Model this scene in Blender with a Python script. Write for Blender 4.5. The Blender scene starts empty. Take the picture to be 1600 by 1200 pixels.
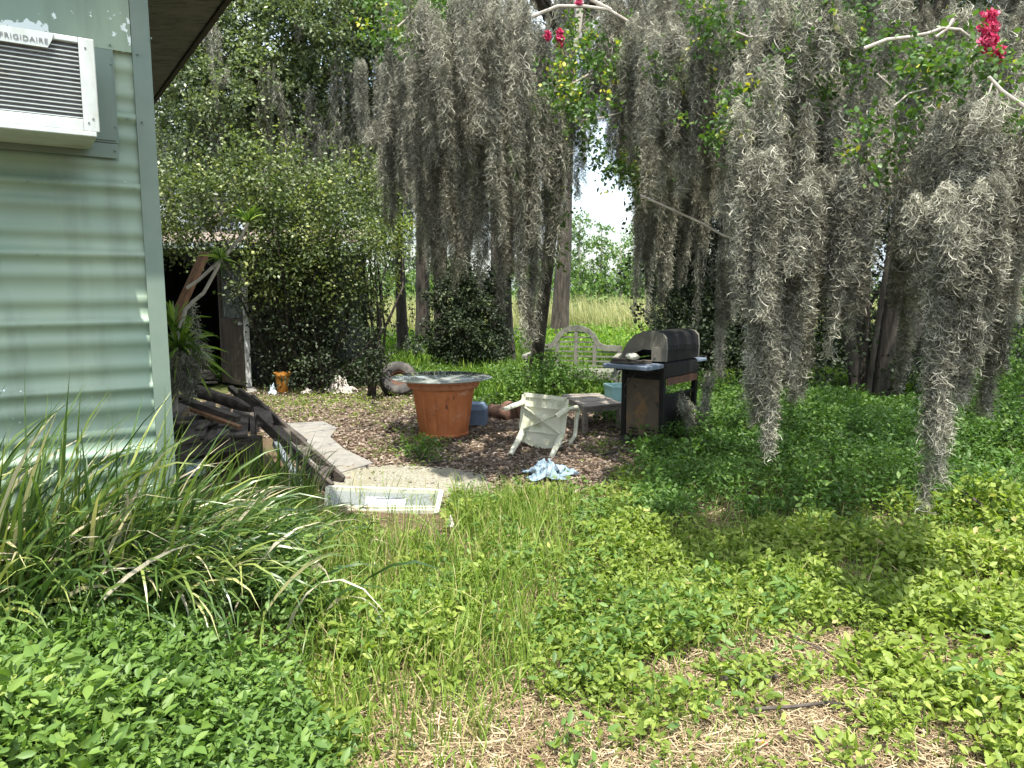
import bpy, bmesh, math, random
import numpy as np
from mathutils import Vector, Matrix
S = bpy.context.scene
COL = S.collection
rng = np.random.default_rng(7)
random.seed(7)
R = math.radians

# ---------------------------------------------------------------- camera, light
F = 1155.0; EYE = 1.55; PITCH = math.atan(150 / F)
cam = bpy.data.cameras.new('camera'); camo = bpy.data.objects.new('camera', cam); COL.objects.link(camo)
camo.location = (0, 0, EYE); camo.rotation_euler = (math.pi / 2 - PITCH, 0, 0)
cam.sensor_width = 36; cam.lens = 36 * F / 1600; cam.clip_end = 2000; cam.clip_start = .05
S.camera = camo
SUN = Vector((.04, -.30, .95)).normalized()
sl = bpy.data.lights.new('sun', 'SUN'); sl.energy = 3.6; sl.angle = R(.5); sl.color = (1, .95, .86)
so = bpy.data.objects.new('sun', sl); COL.objects.link(so); so.rotation_euler = SUN.to_track_quat('Z', 'Y').to_euler()
W = bpy.data.worlds.new('World'); S.world = W; W.use_nodes = True
wn = W.node_tree.nodes; wl = W.node_tree.links; wn.clear()
sky = wn.new('ShaderNodeTexSky'); sky.sky_type = 'NISHITA'; sky.sun_disc = False
sky.sun_elevation = math.asin(SUN.z); sky.sun_rotation = math.atan2(SUN.x, SUN.y); sky.air_density = 1.2; sky.dust_density = 2.0
tc = wn.new('ShaderNodeTexCoord'); cn = wn.new('ShaderNodeTexNoise'); cn.inputs['Scale'].default_value = 3.2; cn.inputs['Detail'].default_value = 6
cr = wn.new('ShaderNodeValToRGB'); cr.color_ramp.elements[0].position = .35; cr.color_ramp.elements[1].position = .6
mx = wn.new('ShaderNodeMixRGB'); mx.inputs[2].default_value = (5.6, 6.0, 6.5, 1)
bg = wn.new('ShaderNodeBackground'); bg.inputs[1].default_value = .15; wo = wn.new('ShaderNodeOutputWorld')
wl.new(tc.outputs['Generated'], cn.inputs['Vector']); wl.new(cn.outputs['Fac'], cr.inputs[0]); wl.new(cr.outputs[0], mx.inputs[0])
sz = wn.new('ShaderNodeSeparateXYZ'); wl.new(tc.outputs['Generated'], sz.inputs[0])
zr = wn.new('ShaderNodeMapRange'); zr.inputs[1].default_value = .05; zr.inputs[2].default_value = .55; wl.new(sz.outputs['Z'], zr.inputs[0])
cl = wn.new('ShaderNodeMixRGB'); cl.inputs[1].default_value = (1.9, 2.15, 2.35, 1); cl.inputs[2].default_value = (6.2, 6.6, 7.0, 1)     # overcast parts: dimmer towards the horizon
wl.new(zr.outputs[0], cl.inputs[0]); wl.new(cl.outputs[0], mx.inputs[2])
wl.new(sky.outputs[0], mx.inputs[1]); wl.new(mx.outputs[0], bg.inputs[0]); wl.new(bg.outputs[0], wo.inputs[0])
S.view_settings.view_transform = 'Standard'; S.view_settings.look = 'None'; S.view_settings.gamma = 1
S.view_settings.exposure = 1.62
S.cycles.max_bounces = 6; S.cycles.diffuse_bounces = 3; S.cycles.transmission_bounces = 5; S.cycles.transparent_max_bounces = 8

# ---------------------------------------------------------------- surveying: photo measurements to places in the yard
cp, sp = math.cos(PITCH), math.sin(PITCH)
def ray(px, py):
    a = (px - 800) / F; b = (600 - py) / F
    return Vector((a, cp + b * sp, -sp + b * cp))
def P(px, py, Y):
    r = ray(px, py); return Vector((0, 0, EYE)) + r * (Y / r.y)
def G(px, py, z=0.0):
    r = ray(px, py); return Vector((0, 0, EYE)) + r * ((z - EYE) / r.z)
def pix(x, y, z):
    d = y * cp - (z - EYE) * sp; u = y * sp + (z - EYE) * cp
    d = np.maximum(d, .05)
    return 800 + F * x / d, 600 - F * u / d
def inpoly(px, py, poly):
    ins = np.zeros(px.shape, bool); n = len(poly)
    for i in range(n):
        x1, y1 = poly[i]; x2, y2 = poly[(i + 1) % n]
        c = ((y1 > py) != (y2 > py)) & (px < (x2 - x1) * (py - y1) / (y2 - y1 + 1e-9) + x1)
        ins ^= c
    return ins
def sm(a, b, x):
    t = np.clip((x - a) / (b - a), 0, 1); return t * t * (3 - 2 * t)
_ph = rng.uniform(0, 6.28, (5, 4))
def lump(x, y, s=1.0):        # smooth pseudo noise about -1..1
    v = 0
    for i in range(5):
        f = s * (1.0, 1.7, 2.9, 4.3, 6.1)[i]; a = (1, .7, .5, .35, .25)[i]
        v = v + a * np.sin(f * (x * math.cos(_ph[i, 0]) + y * math.sin(_ph[i, 0])) + _ph[i, 1]) * np.cos(f * .9 * (x * math.cos(_ph[i, 2]) + y * math.sin(_ph[i, 2])) + _ph[i, 3])
    return v / 1.6
def hf(x, y):
    x = np.asarray(x, float); y = np.asarray(y, float)
    z = .025 * lump(x, y, 1.3) * sm(1, 3, y)
    z = z - .38 * sm(13, 33, y) - .9 * sm(33, 38, y) + 1.3 * sm(78, 86, y)
    z = z + .22 * sm(-.7, -1.6, x) * sm(5.0, 3.6, y)
    z = z + .10 * sm(1.2, 3.0, x) * sm(4.2, 5.5, y) * sm(12, 8, y)
    pad = sm(-3.2, -2.0, x) * sm(1.6, .9, x) * sm(5.0, 5.6, y) * sm(9.5, 8.3, y)
    return z * (1 - pad)

# ---------------------------------------------------------------- object helpers
def tagp(o, label=None, cat=None, group=None, kind=None):
    if label: o['label'] = label
    if cat: o['category'] = cat
    if group: o['group'] = group
    if kind: o['kind'] = kind
    return o
def thing(name, label, cat, loc=(0, 0, 0), rz=0, group=None):
    o = bpy.data.objects.new(name, None); COL.objects.link(o); o.empty_display_size = .1
    o.location = loc; o.rotation_euler = (0, 0, rz)
    return tagp(o, label, cat, group)
def link(name, me, mat, parent=None, local=False):
    o = bpy.data.objects.new(name, me); COL.objects.link(o)
    if mat is not None: me.materials.append(mat)
    if parent is not None:
        o.parent = parent
        if not local:       # geometry given in world space
            o.matrix_parent_inverse = (Matrix.Translation(parent.location) @ parent.rotation_euler.to_matrix().to_4x4()).inverted()
    return o
def npmesh(name, verts, faces, rnd=None, smooth=False):
    verts = np.ascontiguousarray(verts, np.float32).reshape(-1, 3); faces = np.ascontiguousarray(faces, np.int32)
    k = faces.shape[1]; n = len(faces)
    me = bpy.data.meshes.new(name); me.vertices.add(len(verts)); me.vertices.foreach_set('co', verts.ravel())
    me.loops.add(n * k); me.loops.foreach_set('vertex_index', faces.ravel())
    me.polygons.add(n); me.polygons.foreach_set('loop_start', np.arange(0, n * k, k, dtype=np.int32))
    me.polygons.foreach_set('loop_total', np.full(n, k, np.int32))
    if smooth: me.polygons.foreach_set('use_smooth', np.ones(n, bool))
    if rnd is not None:
        at = me.attributes.new('rnd', 'FLOAT', 'POINT'); at.data.foreach_set('value', np.ascontiguousarray(rnd, np.float32))
    me.update(calc_edges=True)
    return me
def nrm(v): return v / np.maximum(np.linalg.norm(v, axis=-1, keepdims=True), 1e-9)
def frames(d, up):
    d = nrm(d); s = nrm(np.cross(d, up)); n = np.cross(s, d)
    return np.stack([s, d, n], axis=-1)          # columns
def scatter(tv, tf, pos, M, sc, rnd):
    tv = np.asarray(tv, float); tf = np.asarray(tf)
    n = len(pos); sc = np.asarray(sc)
    if sc.ndim == 1: sc = np.stack([sc] * 3, -1)
    v = np.einsum('nij,nvj->nvi', M, tv[None] * sc[:, None, :]) + pos[:, None, :]
    f = tf[None] + (np.arange(n) * len(tv))[:, None, None]
    return v.reshape(-1, 3), f.reshape(-1, tf.shape[1]), np.repeat(rnd, len(tv))
# leaf templates: length 1 along y, flat in x, z is its normal
LD = ([(0, 0, 0), (-.28, .45, .06), (0, .5, -.03), (.28, .45, .06), (0, 1, -.08)], [(0, 2, 1), (0, 3, 2), (1, 2, 4), (2, 3, 4)])
LO = ([(0, 0, 0), (-.21, .25, .05), (0, .27, -.02), (.21, .25, .05), (-.24, .6, .03), (0, .62, -.04), (.24, .6, .03), (0, 1, -.12)],
      [(0, 2, 1), (0, 3, 2), (1, 2, 5), (1, 5, 4), (2, 3, 6), (2, 6, 5), (4, 5, 7), (5, 6, 7)])
def ribbons(paths, w, taper=None, rnd=None, side=None):
    N, K, _ = paths.shape
    t = np.gradient(paths, axis=1)
    if side is None: side = rng.normal(size=(N, 1, 3))
    s = nrm(np.cross(t, np.broadcast_to(side, t.shape)))
    if taper is None: taper = np.ones(K)
    ww = (np.asarray(w).reshape(-1, 1) * np.ones((N, K)) * taper[None] * .5)[..., None]
    v = np.stack([paths - s * ww, paths + s * ww], axis=2).reshape(-1, 3)
    b = (np.arange(N) * K * 2)[:, None, None]; k = (np.arange(K - 1) * 2)[None, :, None]
    f = (b + k + np.array([0, 1, 3, 2])[None, None, :]).reshape(-1, 4)
    if rnd is None: rnd = rng.random(N)
    return v, f, np.repeat(rnd, K * 2)
def join(parts):
    vs, fs, rs = [], [], []; o = 0
    for v, f, r in parts:
        vs.append(v); fs.append(f + o); rs.append(r); o += len(v)
    return np.concatenate(vs), np.concatenate(fs), np.concatenate(rs)

class MB:
    """collects solids, then becomes one mesh object"""
    def __init__(s): s.v = []; s.f = []; s.sm = []
    def add(s, vs, fs, smooth=False):
        o = len(s.v); s.v += [tuple(v) for v in vs]; s.f += [tuple(i + o for i in f) for f in fs]; s.sm += [smooth] * len(fs); return s
    def box(s, c, size, rot=None, top=None):
        hx, hy, hz = size[0] / 2, size[1] / 2, size[2] / 2
        vs = [Vector((x * hx, y * hy, z * hz)) for z in (-1, 1) for y in (-1, 1) for x in (-1, 1)]
        if top:
            for i in range(4, 8): vs[i].x *= top[0]; vs[i].y *= top[1]
        if rot is not None: vs = [rot @ v for v in vs]
        c = Vector(c)
        return s.add([v + c for v in vs], [(0, 2, 3, 1), (4, 5, 7, 6), (0, 1, 5, 4), (2, 6, 7, 3), (0, 4, 6, 2), (1, 3, 7, 5)])
    def beam(s, a, b, w, h, up=(0, 0, 1), w2=None, h2=None):
        a = Vector(a); b = Vector(b); d = (b - a).normalized(); x = d.cross(Vector(up)).normalized(); z = x.cross(d)
        w2 = w2 or w; h2 = h2 or h
        vs = [a + x * (i * w / 2) + z * (j * h / 2) for i, j in ((-1, -1), (1, -1), (1, 1), (-1, 1))] + [b + x * (i * w2 / 2) + z * (j * h2 / 2) for i, j in ((-1, -1), (1, -1), (1, 1), (-1, 1))]
        return s.add(vs, [(3, 2, 1, 0), (4, 5, 6, 7), (0, 1, 5, 4), (1, 2, 6, 5), (2, 3, 7, 6), (3, 0, 4, 7)])
    def tube(s, pts, rad, n=8, cap=True, rough=0):
        pts = [Vector(p) for p in pts]
        if not hasattr(rad, '__len__'): rad = [rad] * len(pts)
        vs = []; prev = None
        for i, p in enumerate(pts):
            t = (pts[min(i + 1, len(pts) - 1)] - pts[max(i - 1, 0)]).normalized()
            if prev is None:
                prev = t.cross(Vector((.31, .2, .93)) if abs(t.z) < .9 else Vector((1, .1, 0))).normalized()
            x = (prev - t * prev.dot(t)).normalized(); prev = x; y = t.cross(x)
            for k in range(n):
                a = 2 * math.pi * k / n; rr = rad[i] * (1 + rough * (random.random() - .5))
                vs.append(p + (x * math.cos(a) + y * math.sin(a)) * rr)
        fs = [(i * n + k, i * n + (k + 1) % n, (i + 1) * n + (k + 1) % n, (i + 1) * n + k) for i in range(len(pts) - 1) for k in range(n)]
        if cap: fs += [tuple(range(n - 1, -1, -1)), tuple((len(pts) - 1) * n + k for k in range(n))]
        return s.add(vs, fs, True)
    def lathe(s, c, prof, n=48, mod=None, closed=True):
        c = Vector(c); vs = []
        for j, (r, z) in enumerate(prof):
            for k in range(n):
                a = 2 * math.pi * k / n; rr = r if mod is None else r + mod(a, j, z)
                vs.append(c + Vector((rr * math.cos(a), rr * math.sin(a), z)))
        m = len(prof)
        fs = [(i * n + k, i * n + (k + 1) % n, (i + 1) * n + (k + 1) % n, (i + 1) * n + k) for i in range(m - 1) for k in range(n)]
        if closed: fs += [tuple(range(n - 1, -1, -1)), tuple((m - 1) * n + k for k in range(n))]
        return s.add(vs, fs, True)
    def prism(s, poly, frm, depth):
        """poly: 2-d outline in the frame's x,z plane, pushed along its y"""
        vs = [frm @ Vector((x, 0, z)) for x, z in poly] + [frm @ Vector((x, depth, z)) for x, z in poly]; n = len(poly)
        return s.add(vs, [tuple(range(n)), tuple(range(2 * n - 1, n - 1, -1))] + [(i + n, (i + 1) % n + n, (i + 1) % n, i) for i in range(n)])
    def mesh(s, name, bevel=0):
        me = bpy.data.meshes.new(name); me.from_pydata(s.v, [], s.f)
        for p, q in zip(me.polygons, s.sm): p.use_smooth = q
        bm = bmesh.new(); bm.from_mesh(me)
        if bevel:
            ed = [e for e in bm.edges if len(e.link_faces) == 2 and e.calc_face_angle(0) > .6]
            bmesh.ops.bevel(bm, geom=ed, offset=bevel, segments=1, affect='EDGES', clamp_overlap=True)
        bmesh.ops.recalc_face_normals(bm, faces=bm.faces)
        for e in bm.edges:
            if len(e.link_faces) == 2 and e.calc_face_angle(0) > .7: e.smooth = False
        bm.to_mesh(me); bm.free(); return me
    def build(s, name, mat, parent=None, bevel=0, local=False): return link(name, s.mesh(name, bevel), mat, parent, local)

# ---------------------------------------------------------------- materials
def newmat(name):
    m = bpy.data.materials.new(name); m.use_nodes = True; nt = m.node_tree; nt.nodes.clear()
    return m, nt, nt.nodes, nt.links
def ramp(ns, stops):
    r = ns.new('ShaderNodeValToRGB'); e = r.color_ramp.elements
    while len(e) < len(stops): e.new(.5)
    for i, (p, c) in enumerate(stops): e[i].position = p; e[i].color = (*c, 1)
    return r
def leafmat(name, stops, trans=.35, rough=.5, spec=.35, tint=(1.1, 1.25, .5)):
    m, nt, ns, L = newmat(name)
    a = ns.new('ShaderNodeAttribute'); a.attribute_name = 'rnd'
    r = ramp(ns, stops); L.new(a.outputs['Fac'], r.inputs[0])
    b = ns.new('ShaderNodeBsdfPrincipled'); b.inputs['Roughness'].default_value = rough; b.inputs['Specular IOR Level'].default_value = spec
    L.new(r.outputs[0], b.inputs['Base Color'])
    t = ns.new('ShaderNodeBsdfTranslucent'); mu = ns.new('ShaderNodeMixRGB'); mu.blend_type = 'MULTIPLY'; mu.inputs[0].default_value = 1; mu.inputs[2].default_value = (*tint, 1)
    L.new(r.outputs[0], mu.inputs[1]); L.new(mu.outputs[0], t.inputs[0])
    mi = ns.new('ShaderNodeMixShader'); mi.inputs[0].default_value = trans; L.new(b.outputs[0], mi.inputs[1]); L.new(t.outputs[0], mi.inputs[2])
    o = ns.new('ShaderNodeOutputMaterial'); L.new(mi.outputs[0], o.inputs[0]); return m
def solid(name, c1, c2=None, scale=8, rough=.6, metal=0, bump=.0, stretch=(1, 1, 1), spots=None, spec=.4, detail=8, thr=(.35, .65)):
    m, nt, ns, L = newmat(name)
    tcn = ns.new('ShaderNodeTexCoord'); mp = ns.new('ShaderNodeMapping'); mp.inputs['Scale'].default_value = stretch
    L.new(tcn.outputs['Object'], mp.inputs[0])
    nz = ns.new('ShaderNodeTexNoise'); nz.inputs['Scale'].default_value = scale; nz.inputs['Detail'].default_value = detail; nz.inputs['Roughness'].default_value = .65
    L.new(mp.outputs[0], nz.inputs['Vector'])
    r = ramp(ns, [(thr[0], c1), (thr[1], c2 or c1)]); L.new(nz.outputs['Fac'], r.inputs[0]); col = r.outputs[0]
    b = ns.new('ShaderNodeBsdfPrincipled'); b.inputs['Roughness'].default_value = rough; b.inputs['Metallic'].default_value = metal; b.inputs['Specular IOR Level'].default_value = spec
    for sp_ in (spots or []):       # (colour, scale, low, high, stretch)
        n2 = ns.new('ShaderNodeTexNoise'); n2.inputs['Scale'].default_value = sp_[1]; n2.inputs['Detail'].default_value = 6; n2.inputs['Roughness'].default_value = .7
        mp2 = ns.new('ShaderNodeMapping'); mp2.inputs['Scale'].default_value = sp_[4] if len(sp_) > 4 else (1, 1, 1); mp2.inputs['Location'].default_value = (3.1, 1.7, 5.3)
        L.new(tcn.outputs['Object'], mp2.inputs[0]); L.new(mp2.outputs[0], n2.inputs['Vector'])
        r2 = ramp(ns, [(sp_[2], (0, 0, 0)), (sp_[3], (1, 1, 1))]); L.new(n2.outputs['Fac'], r2.inputs[0])
        x = ns.new('ShaderNodeMixRGB'); x.inputs[2].default_value = (*sp_[0], 1); L.new(r2.outputs[0], x.inputs[0]); L.new(col, x.inputs[1]); col = x.outputs[0]
    L.new(col, b.inputs['Base Color'])
    if bump:
        bp = ns.new('ShaderNodeBump'); bp.inputs['Strength'].default_value = bump; bp.inputs['Distance'].default_value = .02
        L.new(nz.outputs['Fac'], bp.inputs['Height']); L.new(bp.outputs[0], b.inputs['Normal'])
    o = ns.new('ShaderNodeOutputMaterial'); L.new(b.outputs[0], o.inputs[0]); return m
def glassmat(name, col, mixf=.5, rough=.02):
    m, nt, ns, L = newmat(name)
    g = ns.new('ShaderNodeBsdfGlossy'); g.inputs['Roughness'].default_value = rough
    t = ns.new('ShaderNodeBsdfTransparent'); t.inputs[0].default_value = (*col, 1)
    d = ns.new('ShaderNodeBsdfDiffuse'); d.inputs[0].default_value = (.52, .57, .52, 1)
    fr = ns.new('ShaderNodeFresnel'); fr.inputs[0].default_value = 1.6
    m1 = ns.new('ShaderNodeMixShader'); m1.inputs[0].default_value = mixf; L.new(t.outputs[0], m1.inputs[1]); L.new(d.outputs[0], m1.inputs[2])
    m2 = ns.new('ShaderNodeMixShader'); L.new(fr.outputs[0], m2.inputs[0]); L.new(m1.outputs[0], m2.inputs[1]); L.new(g.outputs[0], m2.inputs[2])
    o = ns.new('ShaderNodeOutputMaterial'); L.new(m2.outputs[0], o.inputs[0]); return m

M = {}
M['bark'] = solid('bark', (.022, .018, .014), (.10, .082, .066), 14, .9, bump=.9, stretch=(1, 1, .16), spots=[((.10, .11, .08), 3, .58, .72)])
M['bark_pale'] = solid('bark_pale', (.34, .30, .25), (.52, .47, .40), 12, .8, bump=.4, stretch=(1, 1, .3), spots=[((.12, .10, .08), 5, .55, .7)])
M['moss'] = leafmat('moss', [(0, (.07, .07, .052)), (.45, (.22, .218, .17)), (.8, (.43, .42, .335)), (1, (.64, .62, .51))], .22, .85, .1, (1, 1, .9))
M['oakleaf'] = leafmat('oakleaf', [(0, (.06, .08, .042)), (.5, (.13, .17, .08)), (.9, (.22, .27, .125)), (1, (.32, .34, .18))], .3, .42, .5)
M['citrus'] = leafmat('citrus', [(0, (.035, .052, .022)), (.5, (.085, .118, .042)), (.85, (.18, .22, .075)), (1, (.33, .35, .13))], .3, .42, .35)
M['darkleaf'] = leafmat('darkleaf', [(0, (.016, .024, .012)), (.7, (.034, .050, .024)), (1, (.075, .10, .045))], .15, .55, .25)  # shade under the trees is put into these near-black greens
M['myrtle'] = leafmat('myrtle', [(0, (.035, .08, .02)), (.7, (.085, .16, .035)), (.9, (.14, .22, .045)), (.95, (.35, .38, .05)), (1, (.45, .42, .06))], .35, .45, .4)
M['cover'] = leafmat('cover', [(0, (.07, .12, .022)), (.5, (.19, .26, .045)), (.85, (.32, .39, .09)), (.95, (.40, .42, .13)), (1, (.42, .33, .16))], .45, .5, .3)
M['covershade'] = leafmat('covershade', [(0, (.05, .10, .022)), (.6, (.095, .185, .035)), (1, (.17, .26, .055))], .35, .5, .35)  # darker copy of cover, with the canopy shade put into its greens
M['weed'] = leafmat('weed', [(0, (.055, .11, .025)), (.5, (.11, .195, .04)), (.9, (.17, .26, .05)), (1, (.26, .32, .08))], .35, .5, .35)
M['grass'] = leafmat('grass', [(0, (.07, .13, .02)), (.5, (.17, .27, .04)), (.85, (.22, .30, .06)), (.9, (.36, .33, .13)), (1, (.45, .38, .2))], .35, .5, .3)
M['fargrass'] = leafmat('fargrass', [(0, (.06, .12, .02)), (.6, (.13, .24, .03)), (1, (.24, .33, .06))], .4, .6, .2)
M['lily'] = leafmat('lily', [(0, (.035, .075, .022)), (.55, (.075, .135, .03)), (.8, (.15, .21, .045)), (.9, (.3, .33, .09)), (.94, (.42, .37, .24)), (1, (.50, .45, .36))], .25, .35, .55)
M['yucca'] = leafmat('yucca', [(0, (.05, .10, .02)), (.6, (.13, .22, .03)), (1, (.26, .36, .06))], .35, .4, .4)
M['straw'] = leafmat('straw', [(0, (.10, .065, .04)), (.4, (.24, .175, .105)), (.8, (.37, .29, .175)), (1, (.52, .44, .29))], .1, .8, .2, (1, 1, .9))
M['litter'] = leafmat('litter', [(0, (.08, .055, .04)), (.4, (.17, .125, .09)), (.8, (.28, .22, .17)), (1, (.42, .36, .30))], .08, .75, .25, (1, .9, .8))
M['reed'] = leafmat('reed', [(0, (.16, .21, .07)), (.5, (.33, .34, .14)), (1, (.50, .47, .25))], .4, .7, .2, (1, 1, .7))
M['cypress'] = leafmat('cypress', [(0, (.06, .11, .03)), (.6, (.11, .19, .05)), (1, (.19, .27, .08))], .35, .6, .2)
M['pink'] = leafmat('pink', [(0, (.38, .015, .07)), (.5, (.62, .05, .15)), (1, (.75, .22, .32))], .3, .6, .2, (1, 1, 1))
M['petal'] = leafmat('petal', [(0, (.8, .8, .76)), (1, (.85, .84, .8))], .2, .6, .2, (1, 1, 1))
M['yellow'] = solid('flower_yellow', (.6, .38, .03), (.7, .5, .05), 20, .8)
M['sage'] = None
M['white_metal'] = solid('white_metal', (.38, .42, .40), (.50, .54, .52), 6, .45, spots=[((.25, .25, .20), 2.5, .52, .75, (1, 1, .3)), ((.35, .36, .27), 5, .58, .68), ((.10, .06, .035), 14, .68, .74)])
M['darkgrey'] = solid('fin_grey', (.08, .08, .088), (.17, .17, .18), 30, .6)
M['soffit'] = solid('soffit_paint', (.14, .135, .12), (.20, .19, .17), 5, .8, stretch=(1, 1, 1), spots=[((.045, .04, .03), 9, .52, .66, (1, 5, 1))])
M['fascia'] = solid('fascia', (.035, .028, .022), (.08, .065, .05), 20, .8, spots=[((.7, .7, .66), 4, .70, .72)])
M['oldwood'] = solid('oldwood', (.030, .025, .021), (.095, .080, .066), 9, .9, bump=.6, stretch=(1, .3, 3), spots=[((.16, .17, .11), 4, .6, .72)])
M['brownwood'] = solid('brownwood', (.13, .065, .035), (.26, .14, .075), 7, .75, bump=.4, stretch=(5, 5, .5))
M['greywood'] = solid('greywood', (.15, .13, .105), (.27, .24, .20), 16, .85, bump=.4, stretch=(1, 3, 3), spots=[((.05, .045, .035), 8, .55, .7), ((.16, .19, .11), 3, .6, .75)])
M['benchwood'] = solid('benchwood', (.13, .13, .105), (.22, .22, .18), 12, .85, bump=.3, spots=[((.10, .12, .07), 4, .55, .7)])
M['concrete'] = solid('concrete', (.16, .155, .14), (.24, .23, .205), 14, .9, bump=.3, spots=[((.20, .17, .12), 3, .52, .7), ((.12, .10, .07), 40, .64, .7)])
M['aggregate'] = solid('aggregate', (.11, .105, .075), (.36, .34, .27), 75, .9, bump=.6, detail=3, spots=[((.20, .19, .12), 3, .5, .7)])
M['terracotta'] = solid('terracotta', (.48, .15, .05), (.60, .21, .08), 5, .6, bump=.1, spots=[((.13, .055, .035), 7, .60, .64, (1.4, 1.4, .7)), ((.62, .42, .32), 5, .60, .70), ((.17, .13, .11), 3, .62, .70)])
M['terracotta_rim'] = solid('terracotta_rim', (.46, .18, .09), (.58, .26, .14), 8, .7, spots=[((.25, .10, .05), 9, .6, .7)])
M['orangepot'] = solid('orangepot', (.50, .20, .03), (.60, .27, .05), 5, .6, spots=[((.12, .08, .05), 6, .6, .7)])
M['glass_top'] = glassmat('table_glass', (.66, .72, .69), .45)  # pale diffuse share stands in for sky reflected on the glass
M['glass'] = glassmat('dirty_glass', (.74, .76, .62), .28)
M['plastic'] = solid('chair_plastic', (.54, .54, .40), (.68, .68, .55), 7, .5, spots=[((.33, .34, .19), 5, .54, .72), ((.12, .12, .06), 22, .66, .76)])
M['bluebox'] = solid('blue_paint', (.10, .15, .22), (.15, .21, .30), 5, .45, spots=[((.25, .22, .18), 6, .62, .72)])
M['tealbox'] = solid('teal_plastic', (.30, .50, .48), (.40, .60, .57), 3, .5, spots=[((.2, .28, .25), 6, .6, .7)])
M['black'] = solid('grill_black', (.007, .007, .0075), (.016, .015, .014), 10, .55, spec=.25, spots=[((.09, .045, .02), 5, .66, .75)])
M['lidgrey'] = solid('grill_lid_end', (.13, .12, .10), (.19, .18, .15), 8, .5, spots=[((.09, .08, .06), 6, .6, .7)])
M['shelfgrey'] = solid('grill_shelf', (.10, .13, .17), (.17, .21, .27), 7, .5, spots=[((.06, .05, .045), 6, .55, .68)])
M['panelrust'] = solid('rusty_panel', (.07, .055, .04), (.13, .095, .06), 3, .6, spots=[((.22, .12, .045), 4, .52, .68), ((.02, .018, .016), 5, .6, .7)])
M['rust'] = solid('rust', (.07, .032, .02), (.12, .058, .032), 14, .8)
M['stone'] = solid('stone', (.50, .50, .38), (.66, .65, .52), 10, .9, bump=.3)
M['tarp'] = solid('blue_cloth', (.10, .16, .21), (.26, .34, .40), 14, .6, spots=[((.04, .055, .07), 16, .55, .60)])  # dark streaks put the shade of the folds into the colour
M['cloth'] = solid('white_cloth', (.36, .32, .28), (.52, .48, .43), 8, .85, spots=[((.3, .24, .18), 6, .6, .7)])
M['litterblue'] = solid('pale_plastic', (.4, .5, .55), (.55, .62, .65), 12, .5)
M['rubber'] = solid('tyre_rubber', (.025, .024, .022), (.06, .055, .05), 12, .8, spots=[((.12, .11, .09), 5, .52, .7)])
M['doorwood'] = solid('door_brown', (.06, .045, .035), (.12, .09, .07), 6, .8, stretch=(2, 2, .4), bump=.3)
M['peel'] = solid('peeling_white', (.60, .61, .60), (.78, .78, .76), 8, .7, spots=[((.16, .12, .09), 9, .58, .66, (1, 1, .4))])
M['shedwall'] = solid('shed_wall', (.05, .05, .045), (.10, .10, .09), 6, .9, stretch=(1, 1, 5))
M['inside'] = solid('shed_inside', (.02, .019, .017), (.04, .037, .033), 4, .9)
M['tin'] = solid('roof_tin', (.13, .11, .095), (.24, .20, .17), 7, .9, spots=[((.18, .09, .05), 5, .55, .65)])
M['logend'] = solid('log_wood', (.08, .04, .026), (.20, .11, .075), 12, .9, bump=.5)
M['sash'] = solid('sash_white', (.42, .42, .33), (.58, .58, .48), 9, .6, spots=[((.28, .27, .18), 7, .58, .68)])

# siding: sage green paint, sun bleached, with flaking spots that show white primer near the seams
m, nt, ns, L = newmat('sage_siding')
tcn = ns.new('ShaderNodeTexCoord'); n1 = ns.new('ShaderNodeTexNoise'); n1.inputs['Scale'].default_value = 1.6; n1.inputs['Detail'].default_value = 6
L.new(tcn.outputs['Object'], n1.inputs['Vector'])
r1 = ramp(ns, [(.35, (.165, .24, .18)), (.7, (.255, .325, .225))]); L.new(n1.outputs['Fac'], r1.inputs[0])
n2 = ns.new('ShaderNodeTexNoise'); n2.inputs['Scale'].default_value = 26; n2.inputs['Detail'].default_value = 5; n2.inputs['Roughness'].default_value = .6
L.new(tcn.outputs['Object'], n2.inputs['Vector'])
n3 = ns.new('ShaderNodeTexNoise'); n3.inputs['Scale'].default_value = 2.2; L.new(tcn.outputs['Object'], n3.inputs['Vector'])
at = ns.new('ShaderNodeAttribute'); at.attribute_name = 'rnd'      # flaking tendency
ad = ns.new('ShaderNodeMath'); ad.operation = 'ADD'; L.new(n2.outputs['Fac'], ad.inputs[0])
m3 = ns.new('ShaderNodeMath'); m3.operation = 'MULTIPLY'; m3.inputs[1].default_value = .35; L.new(at.outputs['Fac'], m3.inputs[0])
L.new(m3.outputs[0], ad.inputs[1]); a2 = ns.new('ShaderNodeMath'); a2.operation = 'ADD'
m4 = ns.new('ShaderNodeMath'); m4.operation = 'MULTIPLY'; m4.inputs[1].default_value = .3; L.new(n3.outputs['Fac'], m4.inputs[0])
L.new(ad.outputs[0], a2.inputs[0]); L.new(m4.outputs[0], a2.inputs[1])
r2 = ramp(ns, [(.905, (0, 0, 0)), (.925, (1, 1, 1))]); L.new(a2.outputs[0], r2.inputs[0])
x = ns.new('ShaderNodeMixRGB'); x.inputs[2].default_value = (.66, .72, .68, 1); L.new(r2.outputs[0], x.inputs[0]); L.new(r1.outputs[0], x.inputs[1])
n5 = ns.new('ShaderNodeTexNoise'); n5.inputs['Scale'].default_value = 9; n5.inputs['Detail'].default_value = 7; mp5 = ns.new('ShaderNodeMapping'); mp5.inputs['Scale'].default_value = (1, 1, .12)
L.new(tcn.outputs['Object'], mp5.inputs[0]); L.new(mp5.outputs[0], n5.inputs['Vector']); r5 = ramp(ns, [(.48, (0, 0, 0)), (.72, (.55, .55, .55))]); L.new(n5.outputs['Fac'], r5.inputs[0])
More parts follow.
